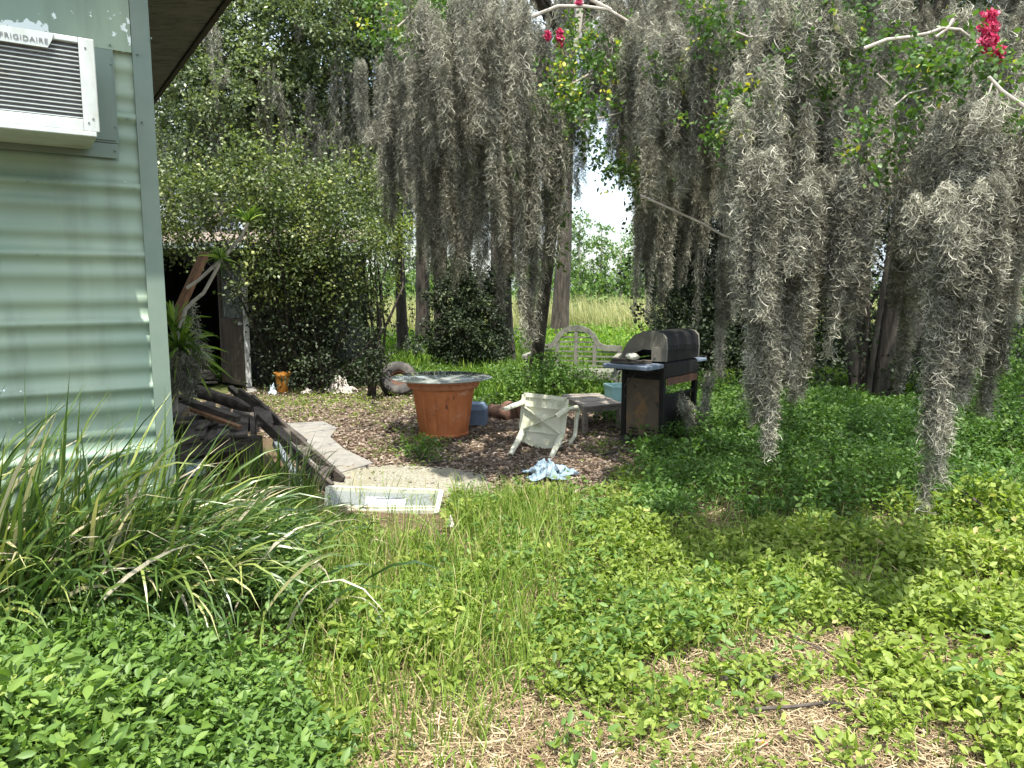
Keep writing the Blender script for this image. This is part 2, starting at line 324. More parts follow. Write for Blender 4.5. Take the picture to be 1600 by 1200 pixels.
x5 = ns.new('ShaderNodeMixRGB'); x5.inputs[2].default_value = (.10, .125, .09, 1); L.new(r5.outputs[0], x5.inputs[0]); L.new(r1.outputs[0], x5.inputs[1]); L.new(x5.outputs[0], x.inputs[1])
b = ns.new('ShaderNodeBsdfPrincipled'); b.inputs['Roughness'].default_value = .5; L.new(x.outputs[0], b.inputs['Base Color'])
o = ns.new('ShaderNodeOutputMaterial'); L.new(b.outputs[0], o.inputs[0]); M['sage'] = m
M['sage_flat'] = solid('sage_trim', (.125, .175, .14), (.165, .215, .17), 3, .5, spots=[((.62, .68, .64), 22, .73, .76)])  # darker than the siding; shade of the upper wall put into the sheets

# ---------------------------------------------------------------- ground, lake
def axis(a, b, fine, g=1.09):
    v = [0.0]; s = fine
    while v[-1] < b: v.append(v[-1] + s); s = s if v[-1] < 9 else s * g
    w = [0.0]; s = fine
    while w[-1] > a: w.append(w[-1] - s); s = s if w[-1] > -6 else s * g
    return np.array(w[:0:-1] + v)
gx = axis(-260, 260, .14); gy = axis(-25, 420, .14)
X, Y = np.meshgrid(gx, gy); Z = hf(X, Y)
nx, ny = len(gx), len(gy)
i = (np.arange(ny - 1)[:, None] * nx + np.arange(nx - 1)[None]).ravel()
gm = npmesh('ground', np.stack([X, Y, Z], -1), np.stack([i, i + 1, i + nx + 1, i + nx], -1), smooth=True)
m, nt, ns, L = newmat('soil')
tcn = ns.new('ShaderNodeTexCoord')
n1 = ns.new('ShaderNodeTexNoise'); n1.inputs['Scale'].default_value = 2.2; n1.inputs['Detail'].default_value = 10; n1.inputs['Roughness'].default_value = .7
n2 = ns.new('ShaderNodeTexNoise'); n2.inputs['Scale'].default_value = 45; n2.inputs['Detail'].default_value = 6
L.new(tcn.outputs['Object'], n1.inputs['Vector']); L.new(tcn.outputs['Object'], n2.inputs['Vector'])
r1 = ramp(ns, [(.3, (.055, .038, .026)), (.55, (.12, .085, .055)), (.75, (.20, .15, .10))]); L.new(n2.outputs['Fac'], r1.inputs[0])
r2 = ramp(ns, [(.45, (0, 0, 0)), (.6, (1, 1, 1))]); L.new(n1.outputs['Fac'], r2.inputs[0])
x = ns.new('ShaderNodeMixRGB'); x.inputs[2].default_value = (.09, .085, .04, 1); L.new(r2.outputs[0], x.inputs[0]); L.new(r1.outputs[0], x.inputs[1])
sx = ns.new('ShaderNodeSeparateXYZ'); L.new(tcn.outputs['Object'], sx.inputs[0])
mr = ns.new('ShaderNodeMapRange'); mr.inputs[1].default_value = 9; mr.inputs[2].default_value = 13; L.new(sx.outputs['Y'], mr.inputs[0])
x2 = ns.new('ShaderNodeMixRGB'); x2.inputs[2].default_value = (.07, .11, .025, 1); L.new(mr.outputs[0], x2.inputs[0]); L.new(x.outputs[0], x2.inputs[1])
b = ns.new('ShaderNodeBsdfPrincipled'); b.inputs['Roughness'].default_value = .95; b.inputs['Specular IOR Level'].default_value = .1; L.new(x2.outputs[0], b.inputs['Base Color'])
bp = ns.new('ShaderNodeBump'); bp.inputs['Strength'].default_value = .8; bp.inputs['Distance'].default_value = .03; L.new(n2.outputs['Fac'], bp.inputs['Height']); L.new(bp.outputs[0], b.inputs['Normal'])
o = ns.new('ShaderNodeOutputMaterial'); L.new(b.outputs[0], o.inputs[0])
tagp(link('ground', gm, m), 'brown leafy soil of the overgrown yard sloping to the lake', kind='structure')
m, nt, ns, L = newmat('lake_water')
b = ns.new('ShaderNodeBsdfPrincipled'); b.inputs['Base Color'].default_value = (.05, .06, .05, 1); b.inputs['Roughness'].default_value = .12; b.inputs['IOR'].default_value = 1.33
nz = ns.new('ShaderNodeTexNoise'); nz.inputs['Scale'].default_value = 3; bp = ns.new('ShaderNodeBump'); bp.inputs['Strength'].default_value = .25; bp.inputs['Distance'].default_value = .05
L.new(nz.outputs['Fac'], bp.inputs['Height']); L.new(bp.outputs[0], b.inputs['Normal']); o = ns.new('ShaderNodeOutputMaterial'); L.new(b.outputs[0], o.inputs[0])
tagp(link('lake', npmesh('lake', [(-250, 30, -.44), (250, 30, -.44), (250, 90, -.44), (-250, 90, -.44)], [(0, 1, 2, 3)]), m), 'pale calm lake water beyond the reeds', kind='structure')

# ---------------------------------------------------------------- mobile home
A55 = R(56.5); wd = Vector((math.sin(A55), math.cos(A55), 0)); nd = Vector((math.cos(A55), -math.sin(A55), 0)); bd = -nd
CO = P(249, 450, 3.5); CO.z = 0
HB = .485; HT = 3.42       # bottom and top of the siding
home = thing('mobile_home', 'sage green metal sided mobile home with flaking paint at left edge', 'house', tuple(CO))
def sidingwall(name, p0, d, n, length, zb, zt, seam=.305):
    prof = []           # (z, out)
    k = int((zt - zb) / seam) + 1
    for i in range(k):
        z0 = zb + i * seam
        for a, o_ in ((0, .016), (.010, .016), (.014, .002), (.07, .0), (.078, .006), (.112, .006), (.120, .0), (.186, .0), (.194, .006), (.228, .006), (.236, .0), (.272, .0), (.284, .012), (.295, .017), (.304, .017)):
            if z0 + a <= zt: prof.append((z0 + a, o_))
    nxs = max(2, int(length / .07)); vs = []; fl = []
    for z, o_ in prof:
        for j in range(nxs + 1):
            t = j / nxs * length
            vs.append(p0 - d * t + n * o_ + Vector((0, 0, z)))
            q = abs(((z - zb) / seam) % 1 - .0); q = min(q, 1 - q)
            fl.append(max(.35 * math.exp(-t / .05) + .10, .16 * (1 if q < .12 else 0)) + (.8 * math.exp(-((t - .62) / .34) ** 2 - ((z - 2.78) / .09) ** 2)))
    m_ = nxs + 1
    i_ = (np.arange(len(prof) - 1)[:, None] * m_ + np.arange(nxs)[None]).ravel()
    me = npmesh(name, vs, np.stack([i_, i_ + 1, i_ + m_ + 1, i_ + m_], -1), rnd=fl)
    return link(name, me, M['sage'], home)
SE = .305; ZB = HB
sidingwall('front_wall', CO - wd * .0, wd, nd, 5.0, HB, HT)
def wallpt(t, out, z): return CO - wd * t + nd * out + Vector((0, 0, z))
# side wall going away + inner mass
sidingwall('side_wall', CO + bd * 9.0, bd, wd, 9.0, HB, HT)
mb = MB()
mb.add([CO + Vector((0, 0, .0)) - wd * .05 + bd * .05, CO - wd * 5 + bd * .05, CO - wd * 5 + bd * 9, CO - wd * .05 + bd * 9] + [v + Vector((0, 0, HT)) for v in (CO - wd * .05 + bd * .05, CO - wd * 5 + bd * .05, CO - wd * 5 + bd * 9, CO - wd * .05 + bd * 9)],
       [(0, 1, 5, 4), (1, 2, 6, 5), (2, 3, 7, 6), (3, 0, 4, 7), (4, 5, 6, 7)])
mb.build('skirting', M['sage_flat'], home)
for sk in range(9):      # nail heads along the laps of the siding
    for tt_ in (.085, .48, .88, 1.28):
        zz_ = HB + sk * .305 + .296
        if zz_ < 2.2 or tt_ == .085:
            q_ = wallpt(tt_ + random.uniform(-.01, .01), .017, zz_ - .004); mb = MB(); mb.tube([q_, q_ + nd * .004], .0045, 6); mb.build('nail', M['sage_flat'], home)
mb = MB()           # corner angle trim
mb.add([wallpt(.055, .021, z) for z in (HB - .06, HT)] + [wallpt(-.021, .021, z) for z in (HB - .06, HT)] + [CO + wd * .021 + bd * .06 + Vector((0, 0, z)) for z in (HB - .06, HT)] + [wallpt(.055, .0, z) for z in (HB - .06, HT)],
       [(0, 2, 3, 1), (2, 4, 5, 3), (6, 0, 1, 7)])
mb.build('corner_trim', M['sage_flat'], home)
# repair sheets round the air conditioner
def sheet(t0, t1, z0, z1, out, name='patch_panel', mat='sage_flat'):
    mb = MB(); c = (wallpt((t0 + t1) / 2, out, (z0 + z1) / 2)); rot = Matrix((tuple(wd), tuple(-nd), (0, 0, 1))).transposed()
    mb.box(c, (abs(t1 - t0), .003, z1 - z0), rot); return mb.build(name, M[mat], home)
def wallhit(px, py, out):
    r = ray(px, py); o_ = Vector((0, 0, EYE)); pl = CO + nd * out
    k = (pl - o_).dot(nd) / r.dot(nd); q = o_ + r * k; return -(q - CO).dot(wd), q.z
for (a, b_, c, d, out) in (((0, 40), (215, 90), 0, 0, .020), ):
    pass
_, zt_top = wallhit(80, 42, .025)
t1, z1 = wallhit(214, 84, .022); t2, z2 = wallhit(176, 76, .022); tb, zb_ = wallhit(184, 224, .024)
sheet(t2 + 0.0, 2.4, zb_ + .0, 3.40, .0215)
ts = np.linspace(.058, 2.2, 120); zs = np.linspace(z1, 3.395, 70); vs = []; fl = []
for z in zs:
    for t in ts:
        vs.append(wallpt(t, .0245, z)); tc_ = t - .42
        fl.append(.1 + 1.25 * math.exp(-((z - (zt_top + .01 + .05 * math.sin(t * 9))) / .055) ** 2) * (1 if t > .33 else .2) * (.75 + .35 * math.sin(t * 31)))
i_ = (np.arange(69)[:, None] * 120 + np.arange(119)[None]).ravel()
link('patch_panel', npmesh('patch_panel', vs, np.stack([i_, i_ + 1, i_ + 121, i_ + 120], -1), rnd=fl), M['sage'], home)
t3, z3 = wallhit(186, 248, .022); sheet(t3, 2.4, z3, zb_ - .004, .0225)
t4, z4 = wallhit(152, 225, .028); sheet(t2 + .01, t2 + .13, zb_ + .01, z1 - .03, .0285)
mb = MB()
for (px, py) in ((172, 70), (173, 100), (180, 198), (180, 235), (215, 84), (222, 190), (236, 60)):
    t, z = wallhit(px, py, .03); mb = MB(); mb.tube([wallpt(t, .022, z), wallpt(t, .035, z)], .004, 8); mb.build('screw', M['sage_flat'], home)
# roof: soffit, fascia
OV = .70; GO = .50
def rp(along_w, along_b, z): return CO + wd * along_w + bd * along_b + Vector((0, 0, z))
mb = MB(); z = HT
mb.add([rp(OV, -GO, z), rp(OV, 9.4, z), rp(-5, 9.4, z), rp(-5, -GO, z)] + [rp(OV, -GO, z + .03), rp(OV, 9.4, z + .03), rp(-5, 9.4, z + .03), rp(-5, -GO, z + .03)],
       [(0, 1, 2, 3), (4, 7, 6, 5), (0, 4, 5, 1), (1, 5, 6, 2), (2, 6, 7, 3), (3, 7, 4, 0)])
mb.build('soffit', M['soffit'], home)
mb = MB(); mb.beam(rp(OV + .02, -GO, z + .06), rp(OV + .02, 9.4, z + .06), .035, .16); mb.beam(rp(OV + .04, -GO - .02, z + .06), rp(-5, -GO - .02, z + .06), .035, .16)
mb.build('fascia', M['fascia'], home)
mb = MB(); mb.add([rp(OV + .06, -GO - .05, z + .145), rp(OV + .06, 9.4, z + .145), rp(-2.5, 9.4, z + .9), rp(-2.5, -GO - .05, z + .9), rp(-5.5, 9.4, z + .145), rp(-5.5, -GO - .05, z + .145)], [(0, 1, 2, 3), (3, 2, 4, 5)])
mb.build('roof', M['fascia'], home)

# air conditioner
ar = thing('air_conditioner', 'white window air conditioner with ribbed dark coil projecting from the green wall', 'air conditioner', tuple(wallpt(.6, 0, 2.2)))
AO = .36
tr, zt_ = wallhit(148, 62, AO); tr2, zbm = wallhit(155, 207, AO); tl = tr + .62
tr = (tr + tr2) / 2
rotw = Matrix((tuple(wd), tuple(-nd), (0, 0, 1))).transposed()
def wbox(mb, t0, t1, o0, o1, z0, z1): mb.box(wallpt((t0 + t1) / 2, (o0 + o1) / 2, (z0 + z1) / 2), (abs(t1 - t0), abs(o1 - o0), abs(z1 - z0)), rotw)
mb = MB(); wbox(mb, tr + .004, tl - .004, -.05, AO - .03, zbm + .004, zt_ - .004); mb.build('casing', M['white_metal'], ar, .004)
mb = MB(); fw = .055
wbox(mb, tr, tr + fw, AO - .028, AO, zbm, zt_); wbox(mb, tl - fw, tl, AO - .028, AO, zbm, zt_)
wbox(mb, tr + fw, tl - fw, AO - .028, AO - .001, zbm, zbm + .045); wbox(mb, tr + fw, tl - fw, AO - .028, AO - .001, zt_ - .022, zt_)
wbox(mb, tr + .012, tl, AO - .32, AO + .006, zbm - .02, zbm - .001)
mb.build('face_frame', M['white_metal'], ar, .003)
tb0, _ = wallhit(78, 50, AO)
mb = MB(); frm = Matrix.Translation(wallpt(tb0, AO - .002, zt_ - .058)) @ Matrix((tuple(-wd), tuple(nd), (0, 0, 1))).transposed().to_4x4()
mb.prism([(.012, 0), (.40, 0), (.40, .057), (-.012, .057), (-.004, .03)], frm, .005); mb.build('name_plate', M['white_metal'], ar)
mb = MB(); zz = zbm + .05
while zz < zt_ - .03: wbox(mb, tr + fw + .001, tl - fw - .001, AO - .026, AO - .010, zz, zz + .0035); zz += .0165
mb.build('coil_fins', M['white_metal'], ar)
mb = MB(); wbox(mb, tr + fw, tl - fw, AO - .0285, AO - .024, zbm + .045, zt_ - .022); mb.build('coil', M['darkgrey'], ar)
mb = MB()
for px, py in ((133, 75), (139, 192), (146, 186)):
    t, z_ = wallhit(px, py, AO); mb = MB(); mb.tube([wallpt(t, AO - .001, z_), wallpt(t, AO + .002, z_)], .004, 8); mb.build('screw', M['darkgrey'], ar)
tx = bpy.data.curves.new('lettering', 'FONT'); tx.body = 'FRIGIDAIRE'; tx.size = .034; tx.extrude = .0006; tx.space_character = 1.12; tx.offset = -.0002
to = bpy.data.objects.new('lettering_tmp', tx); COL.objects.link(to)
bpy.context.view_layer.update()
me = bpy.data.meshes.new_from_object(to.evaluated_get(bpy.context.evaluated_depsgraph_get())); bpy.data.objects.remove(to)
co = np.zeros(len(me.vertices) * 3); me.vertices.foreach_get('co', co); co = co.reshape(-1, 3)
wtxt = co[:, 0].max(); tE, zE = wallhit(74, 56, AO)
tS, zS = wallhit(-3, 38, AO); sc_ = (tS - tE) / wtxt
base = wallpt(tS, AO + .0045, zt_ - .058 + .014)
co2 = np.array(base)[None] + np.outer(co[:, 0] * sc_, np.array(wd)) + np.outer(co[:, 1] * sc_ * .95, (0, 0, 1)) + np.outer(co[:, 2], np.array(nd))
me.vertices.foreach_set('co', co2.ravel()); me.update()
me.materials.clear(); link('lettering', me, M['darkgrey'], ar)
ar.parent = None

#SECTION2
# ---------------------------------------------------------------- vegetation builders
UP = np.array([0, 0, 1.0])
def V3(*a): return np.array(a, float)
def unit(n): return nrm(rng.normal(size=(n, 3)))
def festoons(rows, w=.003, flen=.13, dens=5200, K=9, curl=.014, spread=1.0, split=5):
    """hanging moss: rows of (x, y, z_top, length, radius); returns verts, faces, rnd"""
    rows = np.asarray(rows, float)
    if split > 1:       # a hank is made of several uneven strands of different length
        ii = np.repeat(np.arange(len(rows)), split); q = rows[ii].copy(); nq = len(q); big = q[:, 4] > .03
        a_ = rng.uniform(0, 6.28, nq); o_ = q[:, 4] * np.sqrt(rng.random(nq)) * .8
        q[:, 0] += np.cos(a_) * o_; q[:, 1] += np.sin(a_) * o_
        q[:, 2] -= q[:, 3] * rng.uniform(0, .22, nq) * (rng.random(nq) > .3); lead = (np.arange(nq) % split) == 0
        q[:, 3] *= np.where(lead, 1.0, rng.uniform(.3, .85, nq)); q[lead, 2] = rows[ii][lead, 2]
        q[:, 4] *= rng.uniform(.14, .40, nq); rows = q
    cnt = np.maximum(20, (dens * rows[:, 3] * rows[:, 4] * .13 / flen).astype(int))
    idx = np.repeat(np.arange(len(rows)), cnt); n = len(idx); r = rows[idx]
    t = rng.random(n) ** .9
    ph = rng.uniform(0, 6.28, (len(rows), 4))[idx]
    tip = rng.uniform(.6, 1.1, len(rows))[idx]
    env = r[:, 4] * (1 - t ** 1.6) ** (.7 * tip) * (.65 + .35 * np.sin(t * r[:, 3] * 9 + ph[:, 0])) * sm(-.06, .16, t)
    a = rng.uniform(0, 6.28, n); q = np.sqrt(rng.random(n)) * env
    z = r[:, 2] - t * r[:, 3]
    sw = r[:, 4] * .55
    x = r[:, 0] + np.cos(a) * q + sw * np.sin(z * 2.6 + ph[:, 1]); y = r[:, 1] + np.sin(a) * q + sw * np.sin(z * 2.2 + ph[:, 2])
    L = flen * rng.uniform(.5, 1.3, n) ; k = np.arange(K)[None, :] / (K - 1)
    om = rng.uniform(5, 14, n)[:, None]; p0 = rng.uniform(0, 6.28, n)[:, None]; p1 = rng.uniform(0, 6.28, n)[:, None]
    cu = (curl * rng.uniform(.5, 1.6, n))[:, None]; outx = (np.cos(a) * L * .33 * spread)[:, None]; outy = (np.sin(a) * L * .33 * spread)[:, None]
    dz = rng.uniform(.45, 1.0, n)[:, None]
    px_ = x[:, None] + outx * k ** 1.6 + cu * np.sin(om * k + p0) ; py_ = y[:, None] + outy * k ** 1.6 + cu * np.cos(om * k * .9 + p1)
    pz_ = z[:, None] - L[:, None] * dz * k + cu * .6 * np.sin(om * k * 1.2 + p1) + L[:, None] * .35 * spread * np.maximum(k - .6, 0) * (rng.random(n)[:, None] > .45)
    c = np.clip(rng.normal(.42, .26, n) + .18 * np.sin(ph[:, 3] + t * 4), 0, 1)
    tap = np.ones(K); tap[-1] = .35; tap[0] = .6
    return ribbons(np.stack([px_, py_, pz_], -1), w, tap, c)
def leaves(pos, d, L, T=LD, up=None, rnd=None, wide=1.0, jit=.5):
    n = len(pos); u = UP[None] + rng.normal(size=(n, 3)) * jit if up is None else up
    L = np.asarray(L) * np.ones(n); sc = np.stack([L * wide, L, L], -1)
    if rnd is None: rnd = rng.random(n)
    return scatter(T[0], T[1], pos, frames(d, u), sc, rnd)
def clusters(ells, nc, m, spread, L, T=LD, shell=2.0, wide=1.0, droop=.15, cond=None, rmul=1.0, jit=.6):
    """foliage: twig sprays through the volumes of several ellipsoids (x,y,z,rx,ry,rz)"""
    e = np.asarray(ells, float); vol = np.prod(e[:, 3:], 1) ** .67; ci = rng.choice(len(e), nc, p=vol / vol.sum())
    u = unit(nc); rr = rng.random(nc) ** (1 / (shell + 1.0))
    c = e[ci, :3] + u * rr[:, None] * e[ci, 3:] * (1 + .28 * np.sin(u[:, :1] * 5 + e[ci, :1]) * np.cos(u[:, 2:] * 6 + 1))
    keep = lump(c[:, 0] * 1.3 + c[:, 2], c[:, 1] + c[:, 2] * 1.4, 1.5 / max(.25, e[:, 3].mean())) > -.55
    if cond is not None: keep &= cond(c)
    c = c[keep]; u = u[keep]; nc = len(c)
    td = nrm(u * .8 + rng.normal(size=(nc, 3)) * .6 + UP * .1 - UP * droop)
    I = np.repeat(np.arange(nc), m); n = len(I); s = rng.random(n)
    pos = c[I] + td[I] * (s * spread)[:, None] + rng.normal(size=(n, 3)) * spread * .16
    d = nrm(td[I] * .5 + rng.normal(size=(n, 3)) * .75 - UP * droop)
    cb = np.clip(rng.normal(.45, .28, nc), 0, 1)
    rn = np.clip(cb[I] * .8 + rng.random(n) * .35, 0, 1) * rmul
    return leaves(pos, d, L * rng.uniform(.6, 1.25, n), T, rnd=rn, wide=wide, jit=jit), c, td
def limb(mb, a, b, r0, r1, sag=.0, n=7, wob=.08, sides=7):
    a = Vector(a); b = Vector(b); L = (b - a).length; pts = []; ph = random.uniform(0, 6)
    sx_ = Vector((random.uniform(-1, 1), random.uniform(-1, 1), random.uniform(-.4, .4)))
    for i in range(n):
        t = i / (n - 1); p = a.lerp(b, t) + sx_ * (wob * L * math.sin(t * 3.1 + .0) * math.cos(ph + t * 4)) + Vector((0, 0, sag * L * math.sin(math.pi * t)))
        pts.append(p)
    mb.tube(pts, [r0 + (r1 - r0) * i / (n - 1) for i in range(n)], sides, rough=.12); return pts
def trunkmesh(mb, base, top, r0, r1, n=14, sides=14, flare=.35, wob=.02):
    base = Vector(base); top = Vector(top); pts = []; rad = []
    for i in range(n):
        t = i / (n - 1); pts.append(base.lerp(top, t) + Vector((math.sin(t * 5 + base.x), math.cos(t * 4 + base.y), 0)) * wob * (top - base).length * t * .5)
        rad.append((r0 + (r1 - r0) * t) * (1 + flare * math.exp(-t * 14)))
    mb.tube(pts, rad, sides, rough=.16); return pts
def bush(name, label, cat, ells, nc, m, spread, L, mat, stems=6, T=LD, group=None, base=None, wide=1.0, droop=.15, **kw):
    e = np.asarray(ells); bx, by = (e[:, 0].mean(), e[:, 1].mean()) if base is None else base; bz = float(hf(bx, by))
    t = thing(name, label, cat, (bx, by, bz), group=group)
    (v, f, r), c, td = clusters(ells, nc, m, spread, L, T, wide=wide, droop=droop, **kw)
    link('foliage', npmesh('foliage', v, f, r), M[mat], t)
    mb = MB(); sel = rng.choice(len(c), min(stems, len(c)), replace=False)
    for j in sel: limb(mb, (bx + random.uniform(-.1, .1), by + random.uniform(-.1, .1), bz - .02), tuple(c[j]), .03 * (1 + e[0, 3] * .4), .006, n=6, wob=.1, sides=5)
    mb.build('stem', M['bark'], t); return t
def mossrows(n, xr, yr, zt, Lr, Rr):
    x = rng.uniform(*xr, n); y = rng.uniform(*yr, n); return np.stack([x, y, rng.uniform(*zt, n), rng.uniform(*Lr, n), rng.uniform(*Rr, n)], -1)
def hang(px, y0, y1, wpx, Y, l=0):
    """one festoon surveyed in the photo: centre column, top and bottom rows, width, distance"""
    a = P(px, y0, Y); b = P(px + l, y1, Y); return (a.x, a.y, a.z, a.z - b.z, wpx / F * Y * .5)
def pxgap(v, z0=None):
    return pix(v[:, 0], v[:, 1], v[:, 2])

# ---------------------------------------------------------------- far shore
k = 0
far = [(905, 338, 62, 84), (938, 352, 50, 86), (968, 372, 64, 83), (1000, 345, 56, 85), (1035, 380, 70, 88), (880, 380, 70, 90), (825, 390, 76, 87), (1080, 388, 80, 92), (1140, 392, 90, 91), (655, 392, 80, 93), (610, 400, 90, 90), (700, 396, 80, 92), (1600, 388, 95, 95)]
flab = ['tall flat topped cypress on the far shore in the gap between trunks', 'slender open topped cypress on the far shore with a thin bare trunk', 'rounded pale green tree on the far shore left of the mossy trunks', 'narrow tree with a dark top on the far shore behind hanging moss',
        'far shore tree at the right side of the lake view', 'far shore tree hidden behind the broad grey trunk', 'far shore tree seen past the tip of the centre moss', 'far shore tree behind the dark mossy trunk at the barbecue lid',
        'far shore tree glimpsed right of the dark mossy trunk', 'far shore tree between the slim dark trunk and the pale mossy trunk', 'far shore tree glimpsed left of the slim dark trunk', 'far shore tree just left of the ivy bush', 'far shore tree at the very right edge of the picture']
for (px, py, wpx, Yf) in far:
    a = P(px, py, Yf); b = P(px, 472, Yf); h = a.z - b.z; wm = wpx / F * Yf * .5
    t = thing('cypress_tree' if k < 4 else 'lakeside_tree', flab[k], 'tree', (b.x, Yf, float(hf(b.x, Yf))), group=None if k < 4 else 'trees along the far shore')
    z0 = b.z
    if k in (0, 1, 3):
        es = [(b.x, Yf, a.z - .5, wm * .7, wm * .6, .6), (b.x - wm * .4, Yf, a.z - h * .2, wm * .7, wm * .6, h * .1), (b.x + wm * .4, Yf, a.z - h * .32, wm * .7, wm * .6, h * .1), (b.x - wm * .2, Yf, a.z - h * .55, wm * .75, wm * .6, h * .16), (b.x, Yf, z0 + h * .2, wm * .9, wm, h * .2)]
    else: es = [(b.x, Yf, z0 + h * .62, wm * .8, wm * .8, h * .38), (b.x + wm * .3, Yf, z0 + h * .3, wm, wm, h * .3)]
    (v, f, r), c, td = clusters(es, 420, 9, .5, .32, droop=0, shell=1.2)
    link('crown', npmesh('crown', v, f, r), M['cypress'], t)
    mb = MB(); trunkmesh(mb, (b.x, Yf, -.4), (b.x, Yf, a.z - .4), .22, .07, n=6, sides=6); mb.build('trunk', M['bark_pale'], t); k += 1
n = 9000; x = rng.uniform(-60, 75, n); y = rng.uniform(80, 84, n); z = -.4 + rng.random(n) ** 1.5 * 3.2 * (1 + .3 * np.sin(x * .7))
v, f, r = leaves(np.stack([x, y, z], -1), nrm(rng.normal(size=(n, 3)) + UP), .55 * rng.uniform(.6, 1.3, n))
tagp(link('shore_scrub', npmesh('shore_scrub', v, f, r), M['cypress']), 'green scrub in a band along the far lake shore', kind='stuff')

# reeds between yard and lake
def blades(x, y, z, h, w, lean=.25, K=5, rnd=None, ldir=None, arch=1.0):
    n = len(x); a = rng.uniform(0, 6.28, n) if ldir is None else ldir; k = np.linspace(0, 1, K)[None]
    ln = (h * np.abs(rng.normal(0, lean, n)) + h * lean * .4)[:, None]
    px_ = x[:, None] + np.cos(a)[:, None] * ln * k ** 1.8; py_ = y[:, None] + np.sin(a)[:, None] * ln * k ** 1.8
    pz_ = z[:, None] + h[:, None] * (k - .32 * arch * (ln / h[:, None]) * k ** 3)
    tap = np.array([.8, 1, .9, .6, .08])[:K] if K == 5 else np.interp(np.linspace(0, 1, K), [0, .3, .7, 1], [.7, 1, .8, .05])
    side = np.stack([np.cos(a + rng.normal(0, .5, n)), np.sin(a + rng.normal(0, .5, n)), np.zeros(n)], -1)[:, None]
    return ribbons(np.stack([px_, py_, pz_], -1), w, tap, rnd, side)
n = 15000; y = rng.uniform(28, 36.5, n); x = rng.uniform(-9, 18, n) * y / 30
keep = lump(x, y, .8) > -.9; x, y = x[keep], y[keep]; n = len(x)
v, f, r = blades(x, y, hf(x, y), rng.uniform(.9, 1.9, n), .024, .22, ldir=rng.normal(2.6, .8, n))
tagp(link('reeds', npmesh('reeds', v, f, r), M['reed']), 'golden reeds standing at the water edge behind the bench', kind='stuff')
# bright green undergrowth at the back of the yard
n = 26000; y = rng.uniform(19, 29, n); x = rng.uniform(-.42, .75, n) * y; h = .35 + .25 * lump(x, y, .9)
h = h * (1 + .5 * sm(0, 4, x) * sm(9, 5, x))
z = hf(x, y) + rng.random(n) ** .6 * np.maximum(h, .1)
v, f, r = leaves(np.stack([x, y, z], -1), nrm(rng.normal(size=(n, 3)) + UP * .8), .11 * rng.uniform(.6, 1.3, n))
tagp(link('undergrowth', npmesh('undergrowth', v, f, r), M['fargrass']), 'bright green weeds between the trunks and the reeds', kind='stuff')
n = 60000; y = 9.5 + 17 * rng.random(n) ** 1.5; x = rng.uniform(-.5, .78, n) * y
keep = ~((x < -.9) & (y < 12.2)); x, y = x[keep], y[keep]; n = len(x)
v, f, r = blades(x, y, hf(x, y), rng.uniform(.14, .38, n) * (1 + .3 * lump(x, y, 1)), .010 + .0006 * y, .3, K=4)
tagp(link('back_grass', npmesh('back_grass', v, f, r), M['fargrass']), 'long green grass behind the bench and the barbecue', kind='stuff')

# ---------------------------------------------------------------- trunks of the mossy cypress trees
def tree(label, bpx, Yt, lean, H, r0, r1, ells, nc, moss=None, name='cypress_tree', cat='tree', mat='darkleaf', limbs=6, L=.09, m=14, mossw=.006, spread=.45, dens=1500, cond=None, flen=.22, extra=None, wide=1.0, nod=None, group=None):
    b = G(bpx, 500, 0); bx = (bpx - 800) / F * Yt * 1.0
    bz = float(hf(bx, Yt)); t = thing(name, label, cat, (bx, Yt, bz), group=group)
    mb = MB(); pts = trunkmesh(mb, (bx, Yt, bz - .1), (bx + lean, Yt, bz + H), r0, r1)
    if ells:
        for j in range(limbs):
            e = ells[j % len(ells)]; i = int(len(pts) * (.45 + .5 * random.random())); i = min(i, len(pts) - 1)
            q = limb(mb, pts[i], (e[0] + random.uniform(-.5, .5) * e[3], e[1] + random.uniform(-.5, .5) * e[4], e[2] + random.uniform(-.3, .5) * e[5]), r0 * .32, .02, sag=.08, n=8)
            for _ in range(3):
                s_ = q[random.randint(3, 7)]; limb(mb, s_, s_ + Vector((random.uniform(-1, 1), random.uniform(-1, 1), random.uniform(-.3, .7))) * e[3] * .5, .03, .008, n=5, sides=5)
    if extra: extra(mb, pts)
    mb.build('trunk', M['bark'], t)
    if ells:
        (v, f, r), c, td = clusters(ells, nc, m, spread, L, cond=cond, wide=wide)
        link('crown', npmesh('crown', v, f, r), M[mat], t)
    if moss is not None and len(moss):
        v, f, r = festoons(moss, mossw, flen, dens * 1.7, K=7, curl=.02, spread=.7)
        o_ = link('hanging_moss', npmesh('hanging_moss', v, f, r), M['moss'], t); o_['kind'] = 'stuff'
    return t
def gapfree(c):      # leaves the clearing that looks out over the lake open
    px_, py_ = pix(c[:, 0], c[:, 1], c[:, 2]); return ~((px_ > 893) & (px_ < 985) & (py_ > 285) & (py_ < 500))
def mgap(rows):
    rows = np.asarray(rows, float); pa, ya = pix(rows[:, 0], rows[:, 1], rows[:, 2]); pb, yb = pix(rows[:, 0], rows[:, 1], rows[:, 2] - rows[:, 3])
    wp = rows[:, 4] / rows[:, 1] * F + 6
    bad = (pa + wp > 893) & (pa - wp < 982) & (yb > 300) & (ya < 500)
    fix = bad & (ya < 250)
    zlim = np.array([P(900, 285, yy).z for yy in rows[:, 1]])
    rows[fix, 3] = np.maximum(rows[fix, 2] - zlim[fix], .3)
    return rows[~bad | fix]
